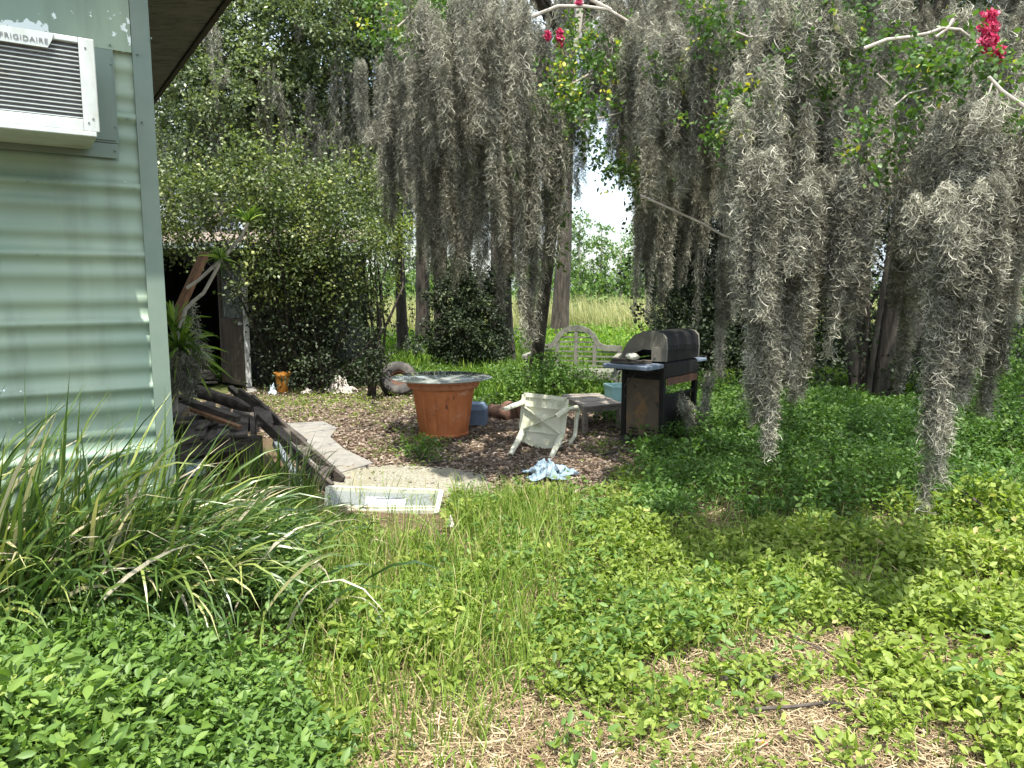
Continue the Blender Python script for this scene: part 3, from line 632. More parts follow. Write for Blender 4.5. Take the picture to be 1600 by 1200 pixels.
def mrow(n, pxr, ytop, ybot, Yr, wr):
    out = []
    for _ in range(n):
        Y_ = random.uniform(*Yr); a = random.uniform(*pxr); t_ = random.uniform(*ytop); out.append(hang(a, t_, max(t_ + 30, random.uniform(*ybot)), random.uniform(*wr), Y_))
    return out

# the tall trunks, left to right
tree('slim dark trunk left of the ivy bush, rising out of bright grass', 630, 17, -.1, 9.5, .12, .08, [(-2.8, 17, 6.8, 1.6, 1.5, 1.8)], 420, mgap(mrow(26, (590, 690), (-120, 180), (200, 440), (16, 18), (10, 26))), limbs=4)
tree('pale moss draped trunk with a ragged fluted base behind the slim dark trunk', 661, 21, .2, 10, .20, .12, [(-2.4, 21, 9, 2, 2, 1.6)], 140, mgap(mrow(20, (630, 700), (-60, 220), (250, 430), (20, 22), (10, 30))), limbs=4)
tree('dark straight trunk partly hidden by the left edge of the ivy bush', 690, 16, 0, 9, .15, .1, [(-1.5, 16, 7.0, 1.6, 1.5, 1.8)], 420, mgap(mrow(14, (670, 760), (-60, 200), (200, 380), (15, 17), (10, 26))), limbs=4)
tree('short dark trunk with heavy shade behind the top of the ivy bush', 722, 18, .1, 9, .22, .15, [(-1.2, 18, 4.6, 1.0, 1.0, 1.6), (-1.2, 18, 8.8, 2, 1.5, 1.2)], 260, mgap(mrow(16, (690, 790), (-60, 200), (220, 390), (17, 19), (10, 26))), limbs=4)
tree('ridged brown trunk standing directly right of the ivy bush', 786, 14.5, -.25, 9, .21, .14, [(-.4, 15, 6.6, 2.0, 1.2, 1.8)], 520, mgap(mrow(22, (720, 880), (-100, 200), (220, 430), (13, 15.5), (12, 34))), limbs=5)
tree('broad straight grey trunk at the left side of the lake view', 873, 24, .6, 15, .25, .15, [(2.2, 24, 12, 2.6, 2.5, 2.0)], 170, mgap(mrow(16, (835, 905), (-40, 200), (200, 330), (23, 25), (10, 26))), limbs=5)
tree('dark mossy trunk right of the lake view behind the barbecue lid', 1085, 13, .1, 9, .2, .13, [(3.3, 13, 2.6, .9, .9, 1.2), (3.2, 13, 7.8, 2.4, 2, 1.4), (2.4, 12.6, 5.0, .6, .6, .9)], 620, mgap(mrow(60, (985, 1180), (-140, 200), (250, 520), (10.5, 14), (16, 46))), limbs=6, cond=gapfree, dens=1700)
tree('dark leaning trunk further right behind the tallest curtain of moss', 1225, 14.5, .3, 9, .24, .15, [(5.2, 14.5, 3.2, 1.4, 1.2, 1.9), (5.0, 14, 7.5, 2.6, 2, 1.6), (6.2, 14, 2.0, 1.2, 1, 1.3)], 800, mgap(mrow(30, (1110, 1370), (-140, 180), (200, 340), (11, 15), (20, 50))), limbs=6, dens=1500)
tree('dark trunk behind the rightmost curtains of moss near the right edge', 1530, 15, .3, 9, .26, .15, [(8.6, 15, 4.6, 2.0, 1.4, 1.3), (9, 15, 7.4, 3, 2, 1.8)], 700, mgap(mrow(30, (1370, 1640), (-140, 180), (200, 340), (11, 15), (20, 50))), limbs=6, dens=1500)
tree('tall dark cypress rising behind the multi stemmed tree', 1400, 18, .3, 10, .24, .15, [(9.2, 18, 5.0, 2.2, 1.4, 2.2), (9, 18, 9, 3, 2, 1.8)], 620, mgap(mrow(10, (1300, 1500), (-100, 180), (200, 330), (17, 19), (20, 50))), limbs=6, dens=1200)
# the live oak at the back left: sunlit crown over a curtain of moss
oe = [P(300, 40, 15), P(420, 60, 15.5), P(520, 30, 15), P(360, 150, 14.5), P(300, 230, 14.5), P(470, 170, 15.5), P(590, 120, 16), P(620, 30, 15.5), P(250, 130, 14.5), P(560, 280, 15), P(430, -60, 16), P(600, -60, 16), P(280, -80, 15), P(560, 200, 17)]
orad = [1.2, 1.3, 1.2, 1.1, .9, 1.0, .7, 1.0, .9, .8, 1.5, 1.3, 1.4, .7]
tree('big live oak with sunlit crown and moss curtains behind the shed', 430, 17, -.2, 6.5, .42, .25, [(p.x, p.y, p.z, r_, r_, r_ * .8) for p, r_ in zip(oe, orad)], 6000,
     mrow(130, (245, 640), (90, 260), (230, 340), (14, 17), (14, 44)) + mrow(10, (245, 600), (-20, 120), (60, 200), (13.6, 14.6), (12, 26)) + mrow(40, (240, 640), (180, 300), (330, 470), (16.5, 18), (20, 50)),
     name='oak_tree', mat='oakleaf', limbs=14, L=.085, m=18, spread=.4, dens=1700, wide=1.1)
bt = [(-9.5, 22, 4, 3, 2, 4), (-5.5, 23, 4, 3, 2, 4.5), (-13, 20, 4, 3, 3, 5), (-3.6, 22, 6.5, 2, 2, 2.2)]
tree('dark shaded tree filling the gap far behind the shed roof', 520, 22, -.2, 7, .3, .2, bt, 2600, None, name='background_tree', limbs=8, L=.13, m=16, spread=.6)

dk_ = [('dark_thicket', 'dense dark thicket of undergrowth right of the lake view, behind the barbecue', 12.6, [(1080, 330, 1.0, 1.6), (1100, 200, 1.2, 1.2), (1060, 520, .5, .6), (1160, 520, .8, .6), (1150, 430, 1.1, 1.4), (1130, 60, 1.5, 1.2)]),
       ('dark_thicket', 'dense dark thicket of undergrowth directly behind the multi stemmed tree', 12.2, [(1260, 420, 1.2, 1.8), (1250, 200, 1.3, 1.6), (1270, 560, 1.1, .7), (1390, 560, 1.0, .7), (1380, 420, 1.1, 1.7), (1260, 30, 1.6, 1.2), (1400, 200, 1.4, 1.6), (1380, 30, 1.6, 1.2)]),
       ('dark_thicket', 'dense dark thicket of undergrowth at the right edge behind the moss curtains', 12.4, [(1540, 300, 1.4, 1.5), (1500, 100, 1.6, 1.5), (1640, 250, 1.4, 1.6), (1500, 560, 1.1, .7), (1620, 570, 1.0, .6), (1480, 470, .9, 1.0), (1640, 60, 1.5, 1.4)])]
for nm_, lb_, yy_, el_ in dk_:
    es_ = []
    for (a_, b_, r_, rz_) in el_: p_ = P(a_, b_, yy_); es_.append((p_.x, p_.y, p_.z, r_, .7, rz_))
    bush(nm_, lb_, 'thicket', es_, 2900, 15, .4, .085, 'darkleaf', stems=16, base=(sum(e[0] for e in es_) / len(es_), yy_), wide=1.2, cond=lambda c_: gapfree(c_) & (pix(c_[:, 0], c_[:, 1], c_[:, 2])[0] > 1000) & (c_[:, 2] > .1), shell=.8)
# ---------------------------------------------------------------- near trees with the long moss
# centre: crape myrtle whose boughs reach in from above and carry the dense grey curtains
cm = thing('crape_myrtle', 'crape myrtle with dense grey moss curtains and red blossom in the upper middle', 'tree', (.30, 10.6, 0))
mb = MB(); tp = trunkmesh(mb, (.30, 10.6, -.05), (.75, 8.2, 5.6), .09, .07, n=10, sides=10)
for (tx_, ty_, tz_) in ((-1.6, 6.2, 4.9), (-.7, 5.4, 4.4), (.4, 6.0, 4.7), (1.8, 6.6, 4.6), (-1.1, 7.6, 5.2), (2.3, 8.0, 5.0)):
    q = limb(mb, tp[7], (tx_, ty_, tz_), .06, .015, sag=.1, n=9)
    for _ in range(3): limb(mb, q[random.randint(4, 8)], Vector((tx_, ty_, tz_)) + Vector((random.uniform(-.8, .8), random.uniform(-.8, .8), random.uniform(-.4, .3))), .018, .005, n=5, sides=5)
mb.build('trunk', M['bark'], cm)
mb = MB()
twpar = [cm]
def twig(pts, r0, Ys, r1=None, tgt=None):
    w_ = [P(x_, y_, Ys[i_] if hasattr(Ys, '__len__') else Ys) for i_, (x_, y_) in enumerate(pts)]
    tgt = MB(); tgt.tube(w_, [r0 + ((r1 or r0 * .4) - r0) * i_ / (len(w_) - 1) for i_ in range(len(w_))], 7); tgt.build('twig', M['bark_pale'], twpar[0])
twig([(832, 26), (872, 10), (912, 10), (950, 15), (982, 34), (1003, 46)], .016, 6.2, .011, mb)
twig([(900, -30), (925, 0), (955, 16)], .016, 6.2, .014, mb); twig([(898, -40), (905, 20), (900, 78)], .045, 6.8, .03, mb)
twig([(622, 42), (640, 25), (652, 12)], .008, 5.5, .004, mb); twig([(1000, 305), (1045, 325), (1095, 348), (1130, 368), (1172, 380)], .009, 5.2, .007, mb)
twig([(893, 132), (920, 116)], .008, 6, .006, mb); twig([(896, 190), (940, 184), (970, 176)], .007, 6, .004, mb)
rows = []
rows += [hang(p, a, b, w_, y_) for (p, a, b, w_, y_) in (
    (625, 60, 260, 60, 6.0), (650, 100, 330, 60, 5.8), (685, 40, 370, 70, 5.6), (720, 20, 350, 74, 5.4), (742, 120, 440, 70, 5.5), (765, 10, 400, 80, 5.6), (800, 60, 470, 74, 5.6), (828, 90, 535, 58, 5.6), (850, 150, 455, 70, 5.8),
    (790, 0, 300, 80, 5.2), (705, -20, 240, 90, 5.2), (650, -10, 200, 80, 5.5), (870, 180, 420, 60, 6.0), (820, -10, 120, 40, 5.4), (885, 130, 300, 50, 6.2), (748, -40, 200, 90, 5.0), (668, 200, 420, 34, 6.2), (842, 280, 520, 34, 5.9), (908, 180, 300, 40, 6.3))]
rows += mrow(28, (600, 890), (-80, 220), (200, 420), (6.0, 7.8), (30, 80)) + mrow(16, (640, 860), (180, 300), (360, 480), (6.2, 8), (24, 50))
rows += mrow(34, (900, 1100), (-60, 120), (150, 290), (6.4, 8.2), (30, 70)) + mrow(24, (975, 1110), (40, 250), (330, 470), (6.8, 8.6), (24, 54))
v, f, r = festoons(mgap(rows), .003, .13, 11000, K=8, curl=.015, spread=1.0)
o_ = link('hanging_moss', npmesh('hanging_moss', v, f, r), M['moss'], cm); o_['kind'] = 'stuff'
def blob(px, py, Y_, rx, rz=None):
    p = P(px, py, Y_); return (p.x, p.y, p.z, rx, rx, rz or rx * .8)
ce = [blob(860, 150, 5.8, .26), blob(895, 105, 6, .2), blob(905, 160, 5.8, .2), blob(850, 225, 5.8, .14), blob(950, 250, 6.2, .18), blob(985, 275, 6.1, .16), blob(935, 225, 6.2, .12), blob(1000, 300, 6.2, .09),
      blob(965, 80, 6.2, .25), blob(1010, 120, 6.2, .2), blob(640, 20, 6, .3), blob(610, 50, 6.2, .2), blob(715, 20, 5.6, .12), blob(660, 85, 5.6, .13), blob(840, 290, 6, .16), blob(880, 320, 6.2, .14), blob(810, 260, 6, .1), blob(730, 250, 6.2, .12), blob(745, 310, 5.8, .08), blob(905, 40, 6.4, .12), blob(1030, 230, 6.6, .22), blob(860, 400, 6.4, .1)]
(v, f, r), c, td = clusters(ce, 620, 12, .14, .038, T=LO, shell=1, wide=1.3, cond=lambda c_: ~((pix(c_[:, 0], c_[:, 1], c_[:, 2])[0] > 893) & (pix(c_[:, 0], c_[:, 1], c_[:, 2])[0] < 980) & (pix(c_[:, 0], c_[:, 1], c_[:, 2])[1] > 296)))
link('crown', npmesh('crown', v, f, r), M['myrtle'], cm)
# the canopy above the picture, which shades the yard
ov = [(.5, 7.5, 6.2, 1.5, 1.3, .5), (-1.2, 6.5, 6.4, 1.0, .9, .4), (2.2, 7.2, 6.0, 1.5, 1.3, .5), (1.0, 9.5, 6.6, 1.8, 1.3, .6)]
(v, f, r), c, td = clusters(ov, 230, 14, .3, .05, shell=1, wide=1.3); link('upper_crown', npmesh('upper_crown', v, f, r), M['myrtle'], cm)
def blossom(px, py, Y_, h, w_, parent, name='blossom'):
    p = P(px, py, Y_); n = int(2600 * h * w_ * 40 / (.012 * .012) * .00012) + 60
    u = unit(n); rr = rng.random(n) ** .4; t_ = rng.uniform(-1, 1, n); wz = w_ * (1 - .35 * np.abs(t_)) * (.75 + .3 * np.sin(t_ * 9 + px))
    pos = np.stack([p.x + u[:, 0] * rr * wz * .5, p.y + u[:, 1] * rr * wz * .5, p.z + t_ * h * .5], -1)
    v, f, r = leaves(pos, unit(n), .017 * rng.uniform(.6, 1.3, n), LD, wide=1.8, jit=2)
    link(name, npmesh(name, v, f, r), M['pink'], parent)
blossom(875, 60, 6, .13, .07, cm); blossom(856, 56, 6, .06, .06, cm); blossom(905, 4, 6.2, .05, .07, cm); blossom(815, 118, 5.6, .05, .06, cm)

# right: multi stemmed crape myrtle, its boughs reaching forward over the yard
rm = thing('crape_myrtle', 'multi stemmed dark crape myrtle at right whose boughs carry long moss and a pink blossom', 'tree', (4.45, 9.0, float(hf(4.45, 9))))
mb = MB(); bz = float(hf(4.45, 9)) - .05
stems = [(4.0, 9.0, 3.7, 8.6, 5.4, .07), (4.25, 9.1, 4.0, 8.9, 5.8, .09), (4.45, 8.9, 4.6, 8.2, 5.6, .10), (4.6, 9.1, 5.0, 9.0, 5.8, .09), (4.75, 8.9, 5.7, 8.0, 5.5, .07), (4.85, 9.0, 6.4, 8.8, 5.2, .05), (4.35, 9.2, 3.2, 9.8, 5.4, .06), (4.7, 9.2, 6.0, 9.9, 5.0, .04), (4.55, 9.0, 5.3, 8.4, 5.0, .04), (4.15, 8.9, 4.2, 8.0, 4.6, .035)]
tops = []
for (a, b_, c_, d_, e_, r_) in stems: tops.append(limb(mb, (a * .45 + 4.45 * .55, b_, bz), (c_, d_, e_), r_, r_ * .55, n=10, wob=.02, sides=9)[-1])
for i_, (x_, y_, z_) in enumerate(((1.6, 4.2, 3.6), (2.3, 3.9, 3.3), (3.0, 4.2, 3.5), (1.2, 5.2, 4.0), (3.6, 5.0, 3.8), (2.6, 5.4, 4.0), (2.0, 3.2, 3.2), (3.9, 6.2, 4.2))):
    q = limb(mb, tops[i_ % 6], (x_, y_, z_), .045, .012, sag=.14, n=10, wob=.04)
    for _ in range(3): limb(mb, q[random.randint(5, 9)], Vector((x_, y_, z_)) + Vector((random.uniform(-.6, .6), random.uniform(-.5, .5), random.uniform(-.3, .3))), .014, .004, n=5, sides=5)
mb.build('trunk', M['bark'], rm)
mb = MB()
twpar[0] = rm
twig([(1350, 76), (1385, 62), (1420, 58), (1450, 52), (1472, 44), (1500, 46), (1515, 58)], .008, 3.3, .005, mb); twig([(1545, 120), (1565, 142), (1596, 164), (1620, 180)], .006, 3.0, .009, mb)
twig([(1398, 165), (1420, 146), (1450, 138)], .004, 3.3, .003, mb); twig([(1550, 130), (1540, 165)], .004, 3.0, .002, mb); twig([(1150, 50), (1170, 58), (1200, 55), (1240, 54)], .005, 4.0, .003, mb); twig([(1265, 140), (1240, 150), (1220, 165)], .004, 4, .003, mb)
twig([(1490, 30), (1480, 45), (1462, 58)], .007, 3.3, .006, mb); twig([(1370, 115), (1385, 128), (1402, 142)], .003, 3.4, .002, mb)
rows = mrow(40, (1110, 1620), (-80, 120), (150, 300), (4.4, 6.8), (40, 90)) + mrow(30, (1000, 1200), (-40, 140), (180, 330), (4.6, 6.4), (36, 80)) + mrow(12, (1150, 1620), (60, 260), (300, 400), (5.0, 7.2), (24, 50)) + mrow(12, (1180, 1620), (-60, 60), (70, 150), (3.6, 4.4), (50, 90)) + mrow(9, (1160, 1290), (60, 200), (300, 430), (3.6, 4.2), (50, 80)) + mrow(10, (1290, 1400), (60, 200), (260, 380), (3.7, 4.4), (40, 70)) + mrow(12, (1450, 1620), (80, 200), (320, 480), (3.3, 4.0), (60, 100))
v, f, r = festoons(mgap(rows), .0024, .11, 12500, K=9, curl=.014, spread=1.1)
o_ = link('hanging_moss', npmesh('hanging_moss', v, f, r), M['moss'], rm); o_['kind'] = 'stuff'
re = [blob(1470, 90, 3.2, .12), blob(1510, 95, 3.2, .12), blob(1560, 100, 3.2, .12), blob(1440, 110, 3.4, .08), blob(1290, 45, 3.7, .1), blob(1300, 90, 3.7, .16), blob(1250, 130, 3.8, .16), blob(1200, 160, 3.8, .15), blob(1140, 190, 3.9, .12), blob(1100, 200, 4.0, .1), blob(1180, 215, 3.8, .12), blob(1380, 220, 3.4, .13), blob(1350, 260, 3.5, .09), blob(1270, 335, 4.3, .13), blob(1580, 190, 3.1, .1), blob(1585, 240, 3.1, .1), blob(1100, 30, 4.6, .16), blob(1140, 60, 4.8, .16), blob(1060, 110, 5, .2), blob(1340, 20, 4.4, .15), blob(1230, 200, 3.8, .1), blob(1450, 140, 3.5, .09), blob(1560, 350, 3.6, .05), blob(1510, 60, 3.4, .08), blob(1590, 130, 3.1, .1), blob(1230, 60, 4.2, .13), blob(1360, 90, 3.8, .1)]
(v, f, r), c, td = clusters(re, 520, 12, .12, .031, T=LO, shell=1, wide=1.35); link('crown', npmesh('crown', v, f, r), M['myrtle'], rm)
ov = [(2.2, 4.6, 4.6, 1.5, 1.2, .4), (3.6, 5.6, 4.9, 1.5, 1.3, .4), (3.0, 4.0, 4.5, 1.6, .6, .3), (5.6, 6.2, 5, 1.2, 1.3, .4), (5.4, 8.2, 5.4, 2.2, 1.2, .4), (7.2, 9, 5.6, 1.6, 1.5, .5), (3.2, 9.0, 5.8, 1.3, 1.0, .4), (3.4, 7.4, 5.6, 1.8, 1.5, .5), (5.0, 7.4, 5.4, 1.5, 1.4, .5), (4.6, 5.4, 4.6, 1.3, 1.2, .4), (4.5, 9.2, 6, 2.0, 1.4, .5)]
(v, f, r), c, td = clusters(ov, 3600, 15, .3, .05, shell=.8, wide=1.3); link('upper_crown', npmesh('upper_crown', v, f, r), M['myrtle'], rm)
(v, f, r), c, td = clusters([(4.0, 9.3, 2.9, .9, .7, 1.5), (4.9, 9.2, 1.2, .9, .6, .8), (3.3, 9.4, 1.0, .7, .5, .7), (5.4, 9.6, 3.2, .8, .6, 1.0), (5.9, 9.6, 1.0, .8, .6, .9), (2.6, 9.6, .7, .6, .5, .6), (4.5, 8.7, .5, 1.2, .4, .5), (6.8, 9.4, 1.2, .8, .5, 1.1), (3.4, 9.0, .4, .6, .4, .4)], 1500, 13, .3, .055, cond=lambda c_: c_[:, 2] > .15, shell=.6, wide=1.3)
link('lower_foliage', npmesh('lower_foliage', v, f, r), M['darkleaf'], rm)
blossom(1545, 50, 3.15, .15, .085, rm); blossom(1560, 84, 3.2, .05, .05, rm)
# the long separate tails of moss, each one hanging by itself in front
tails = [([(1545, 150, 430, 170, 3.05), (1530, 230, 600, 130, 3.0), (1500, 280, 560, 120, 3.0), (1495, 330, 680, 84, 3.0), (1484, 440, 782, 50, 3.0)], 'longest pale tail of Spanish moss at right, its tip almost touching the weeds'),
         ([(1195, 230, 520, 110, 3.5), (1225, 280, 600, 120, 3.5), (1196, 330, 620, 90, 3.5), (1205, 420, 692, 60, 3.5), (1236, 400, 640, 60, 3.55)], 'tall wide column of Spanish moss hanging right of the barbecue'),
         ([(1280, 240, 560, 84, 3.9), (1268, 300, 610, 70, 3.9)], 'shaded moss tail just right of the tall wide column'),
         ([(1322, 220, 470, 100, 3.5), (1335, 260, 430, 90, 3.5), (1314, 330, 548, 54, 3.5)], 'short thick moss tail ending in a point above the dark stems'),
         ([(1445, 220, 440, 64, 4.2), (1424, 320, 596, 46, 4.3)], 'narrow curved moss tail between the short thick one and the longest one'),
         ([(1590, 200, 620, 110, 3.3), (1565, 300, 560, 100, 3.4), (1610, 260, 520, 100, 3.2)], 'broad moss curtain cut off by the right edge of the picture'),
         ([(1140, 400, 585, 34, 6.0)], 'slim grey moss tail hanging straight down beside the barbecue'),
         ([(830, 430, 538, 26, 5.7)], 'low tip of the centre moss curtain in front of the bench'),
         ([(1052, 28, 100, 34, 4.0)], 'small pale tuft of moss near the top edge right of centre'),
         ([(565, 90, 205, 22, 8.5)], 'isolated pale moss tail in front of the oak')]
for specs, lab in tails:
    rw = [hang(*s_) for s_ in specs]
    v, f, r = festoons(rw, .0021, .085, 21000, K=10, curl=.013, spread=1.3, split=7)
    tagp(link('spanish_moss', npmesh('spanish_moss', v, f, r), M['moss']), lab, 'Spanish moss', 'single tails of Spanish moss')

# ---------------------------------------------------------------- the shed and what grows over it
SY = 12.0
def at(px, py, Y_): return P(px, py, Y_)
sh = thing('garden_shed', 'low dark wooden shed with open doorway, swallowed by a leafy shrub', 'shed', (at(330, 600, SY).x, SY, 0))
x0 = at(225, 500, SY).x; x1 = at(352, 500, SY).x; x2 = at(520, 500, SY).x; zt = at(300, 388, SY).z
mb = MB()
mb.box(((x0 + .0) / 1 - .3, SY, zt / 2), (.6, .1, zt)); mb.box(((x1 + .42 + x2) / 2, SY, zt / 2), (x2 - x1 - .42, .1, zt)); mb.box(((x0 + x1 + .42) / 2, SY, zt - .06), (x1 + .42 - x0, .1, .12))
mb.build('front_wall', M['shedwall'], sh)
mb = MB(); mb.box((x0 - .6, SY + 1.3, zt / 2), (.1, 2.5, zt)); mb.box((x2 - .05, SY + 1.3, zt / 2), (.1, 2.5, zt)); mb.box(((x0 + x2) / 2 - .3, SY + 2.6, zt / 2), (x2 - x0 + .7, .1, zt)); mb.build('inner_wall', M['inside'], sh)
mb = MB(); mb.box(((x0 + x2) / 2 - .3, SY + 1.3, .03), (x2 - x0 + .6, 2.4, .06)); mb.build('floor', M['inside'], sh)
mb = MB(); nr = 40
for j in range(nr):
    xa = x0 - .9 + (x2 - x0 + 1.3) * j / nr; xb = x0 - .9 + (x2 - x0 + 1.3) * (j + 1) / nr
    za, zb2 = (.02 * (j % 2), .02 * ((j + 1) % 2))
    mb.add([(xa, SY - .35, zt + .06 + za), (xb, SY - .35, zt + .06 + zb2), (xb, SY + 2.8, zt + .5 + zb2), (xa, SY + 2.8, zt + .5 + za)], [(0, 1, 2, 3)])
mb.build('roof', M['tin'], sh)
mb = MB(); a = at(305, 358, 11.4); b_ = at(362, 330, 11.4)
for j in range(9):
    t0, t1_ = j / 9, (j + 1) / 9
    p = a.lerp(b_, t0); q = a.lerp(b_, t1_); off = Vector((0, .0, .03 * (j % 2))); of2 = Vector((0, 0, .03 * ((j + 1) % 2))); bk = Vector((-.05, .5, .16))
    mb.add([p + off, q + of2, q + of2 + bk, p + off + bk], [(0, 1, 2, 3)])
mb.build('roof_sheet', M['tin'], sh)
# window in the shed front wall: frame and dim pane
mb = MB(); wx0, wx1, wz0, wz1 = at(262, 500, SY).x, at(300, 500, SY).x, at(262, 520, SY).z, at(262, 405, SY).z
for c_, s_ in ((((wx0 + wx1) / 2, SY + 2.52, wz0), (wx1 - wx0, .05, .05)), (((wx0 + wx1) / 2, SY + 2.52, wz1), (wx1 - wx0, .05, .05)), ((wx0, SY + 2.52, (wz0 + wz1) / 2), (.05, .05, wz1 - wz0 + .05)), ((wx1, SY + 2.52, (wz0 + wz1) / 2), (.05, .05, wz1 - wz0 + .05))): mb.box(c_, s_)
mb.build('window_frame', M['shedwall'], sh)
# the half open door, peeling white frame on its edge
hx = at(352, 600, SY).x; ex = at(391, 600, SY - .55); dz = 1.92
hp = Vector((hx + .0, SY - .06, .03)); ep = Vector((ex.x, SY - .62, .03)); dd = (ep - hp); dl = dd.length; dd.normalize()
def dpt(t, z, o_=0): return hp + dd * t + Vector((dd.y, -dd.x, 0)) * o_ + Vector((0, 0, z))
mb = MB()
mb.beam(dpt(0.05, .48, 0), dpt(dl - .05, .48, 0), .035, .96)
mb.build('door', M['doorwood'], sh); door = COL.objects[-1]; door = [o for o in COL.objects if o.name.startswith('door')][-1]
def sub(mb, name, mat, par, **k):
    o_ = mb.build(name, mat, None, **k); o_.parent = par; o_.matrix_parent_inverse = par.matrix_basis.inverted() if par.parent is None else (par.parent.matrix_basis @ par.matrix_parent_inverse).inverted(); return o_
mb = MB(); mb.beam(dpt(.04, .0, 0), dpt(.04, dz, 0), .05, .08, up=tuple(dd)); mb.beam(dpt(dl - .04, .0, 0), dpt(dl - .04, dz, 0), .05, .08, up=tuple(dd)); mb.beam(dpt(.08, dz - .05, 0), dpt(dl - .08, dz - .05, 0), .05, .1); mb.beam(dpt(.08, 1.0, 0), dpt(dl - .08, 1.0, 0), .05, .09)
for z_ in (.05, .35, .62): mb.beam(dpt(.08, z_, .004), dpt(dl - .08, z_, .004), .045, .05)
sub(mb, 'door_frame', M['doorwood'], door)
mb = MB(); mb.beam(dpt(dl + .012, 0, 0), dpt(dl + .012, dz, 0), .075, .035, up=tuple(dd)); mb.beam(dpt(.02, 1.02, -.032), dpt(.02, dz, -.032), .008, .10, up=tuple(dd)); sub(mb, 'door_edge', M['peel'], door)
mb = MB(); mb.beam(dpt(.08, 1.44, 0), dpt(dl - .08, 1.44, 0), .008, .78); sub(mb, 'pane', M['glass'], door)
mb = MB(); mb.tube([dpt(dl - .05, .98, -.07), dpt(dl - .05, .98, .07)], .012, 8); mb.lathe(tuple(dpt(dl - .05, .98, .07)), [(.01, -.03), (.03, -.02), (.035, 0), (.02, .02), (.005, .03)], 12); sub(mb, 'handle', M['white_metal'], door)
# heap of junk inside the doorway
for (px, py, w_, h_, d_, an, lab) in ((285, 590, .5, .5, .4, .3, 'broken grey board heap in the dark doorway of the shed'), (322, 594, .4, .25, .3, -.5, 'low dark crate lying on the sill of the shed doorway')):
    p = at(px, py, SY - .1); t = MB()
    for j in range(5): t.box((p.x + random.uniform(-.12, .12), p.y + random.uniform(-.1, .1), .05 + j * h_ * .16), (w_ * random.uniform(.6, 1), d_ * .6, .03), Matrix.Rotation(an + random.uniform(-.5, .5), 3, 'Z') @ Matrix.Rotation(random.uniform(-.25, .25), 3, 'X'))
    tagp(t.build('scrap_wood', M['greywood']), lab, 'scrap wood')
def ep_(px, py, Y_, r, rz=None): p = at(px, py, Y_); return (p.x, p.y, p.z, r, r * .8, rz or r)
bush('overgrown_shrub', 'glossy citrus like shrub that has grown over the shed roof and right wall', 'shrub',
     [ep_(270, 330, 11.2, .42), ep_(330, 370, 11.2, .26, .18), ep_(300, 300, 11.3, .40), ep_(350, 300, 11.2, .42), ep_(400, 290, 11.2, .55), ep_(450, 320, 11.2, .6), ep_(500, 340, 11.3, .6), ep_(430, 380, 11.1, .55), ep_(410, 410, 11, .26), ep_(480, 420, 11.2, .55), ep_(530, 380, 11.5, .45), ep_(530, 440, 11.5, .4), ep_(280, 372, 11.1, .24, .12), ep_(335, 388, 11.1, .16, .1), ep_(255, 350, 11.1, .3, .25), ep_(480, 270, 11.5, .3, .5), ep_(590, 370, 11.6, .35), ep_(560, 310, 12, .5), ep_(425, 455, 10.9, .16)],
     1250, 22, .46, .060, 'citrus', stems=22, base=(at(470, 600, 11.6).x, 11.6), wide=1.25)
bush('creeping_vine', 'leafy vine creeping over the old tyre', 'vine', [ep_(588, 560, 10.3, .2, .14), ep_(645, 540, 10.8, .16, .06), ep_(575, 585, 10.2, .2, .08)], 90, 13, .12, .05, 'darkleaf', stems=4, base=(at(580, 600, 10.4).x, 10.4), wide=1.1)
bush('dark_shrub', 'dark leafy thicket under the citrus like shrub, beside the orange pot', 'shrub',
     [ep_(470, 500, 11.3, .75), ep_(440, 560, 11.0, .4), ep_(530, 500, 11.5, .6), ep_(500, 560, 11.0, .5), ep_(560, 550, 11.3, .45), ep_(450, 480, 11.2, .3)], 520, 14, .34, .06, 'darkleaf', stems=18, base=(at(500, 600, 11.4).x, 11.4))
bush('climbing_vine', 'moss hung shrub with pale bare twigs between the shed thicket and the slim trunk', 'shrub',
     [ep_(590, 380, 12.5, .4, .25), ep_(610, 350, 12.5, .35, .15), ep_(560, 470, 12.3, .3), ep_(600, 440, 12.5, .2)], 260, 14, .22, .05, 'cover', stems=9, base=(at(580, 580, 12).x, 12.0))
bush('ivy_bush', 'tall dark ivy covered bush standing alone between the trunks', 'bush',
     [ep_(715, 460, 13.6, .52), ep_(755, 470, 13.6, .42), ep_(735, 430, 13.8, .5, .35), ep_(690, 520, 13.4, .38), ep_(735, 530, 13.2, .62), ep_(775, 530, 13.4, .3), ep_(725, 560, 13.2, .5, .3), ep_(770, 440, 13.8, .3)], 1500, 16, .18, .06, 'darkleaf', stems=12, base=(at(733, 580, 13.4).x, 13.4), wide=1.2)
bush('low_bush', 'green leafy bush growing through the left half of the garden bench', 'bush',
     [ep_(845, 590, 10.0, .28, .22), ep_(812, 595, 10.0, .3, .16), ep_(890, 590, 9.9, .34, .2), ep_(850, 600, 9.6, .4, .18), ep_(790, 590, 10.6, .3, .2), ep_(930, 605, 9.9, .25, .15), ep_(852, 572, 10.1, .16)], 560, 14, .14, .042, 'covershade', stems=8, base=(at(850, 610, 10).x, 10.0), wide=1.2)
bush('shaded_shrub', 'dark shrub right behind the barbecue, under the mossy trunk', 'shrub', [ep_(1050, 500, 11, .28), ep_(1040, 440, 11.4, .25), ep_(1075, 470, 11.2, .3), ep_(1120, 520, 11, .2)], 330, 14, .16, .055, 'darkleaf', stems=8, base=(at(1075, 600, 11.2).x, 11.2))
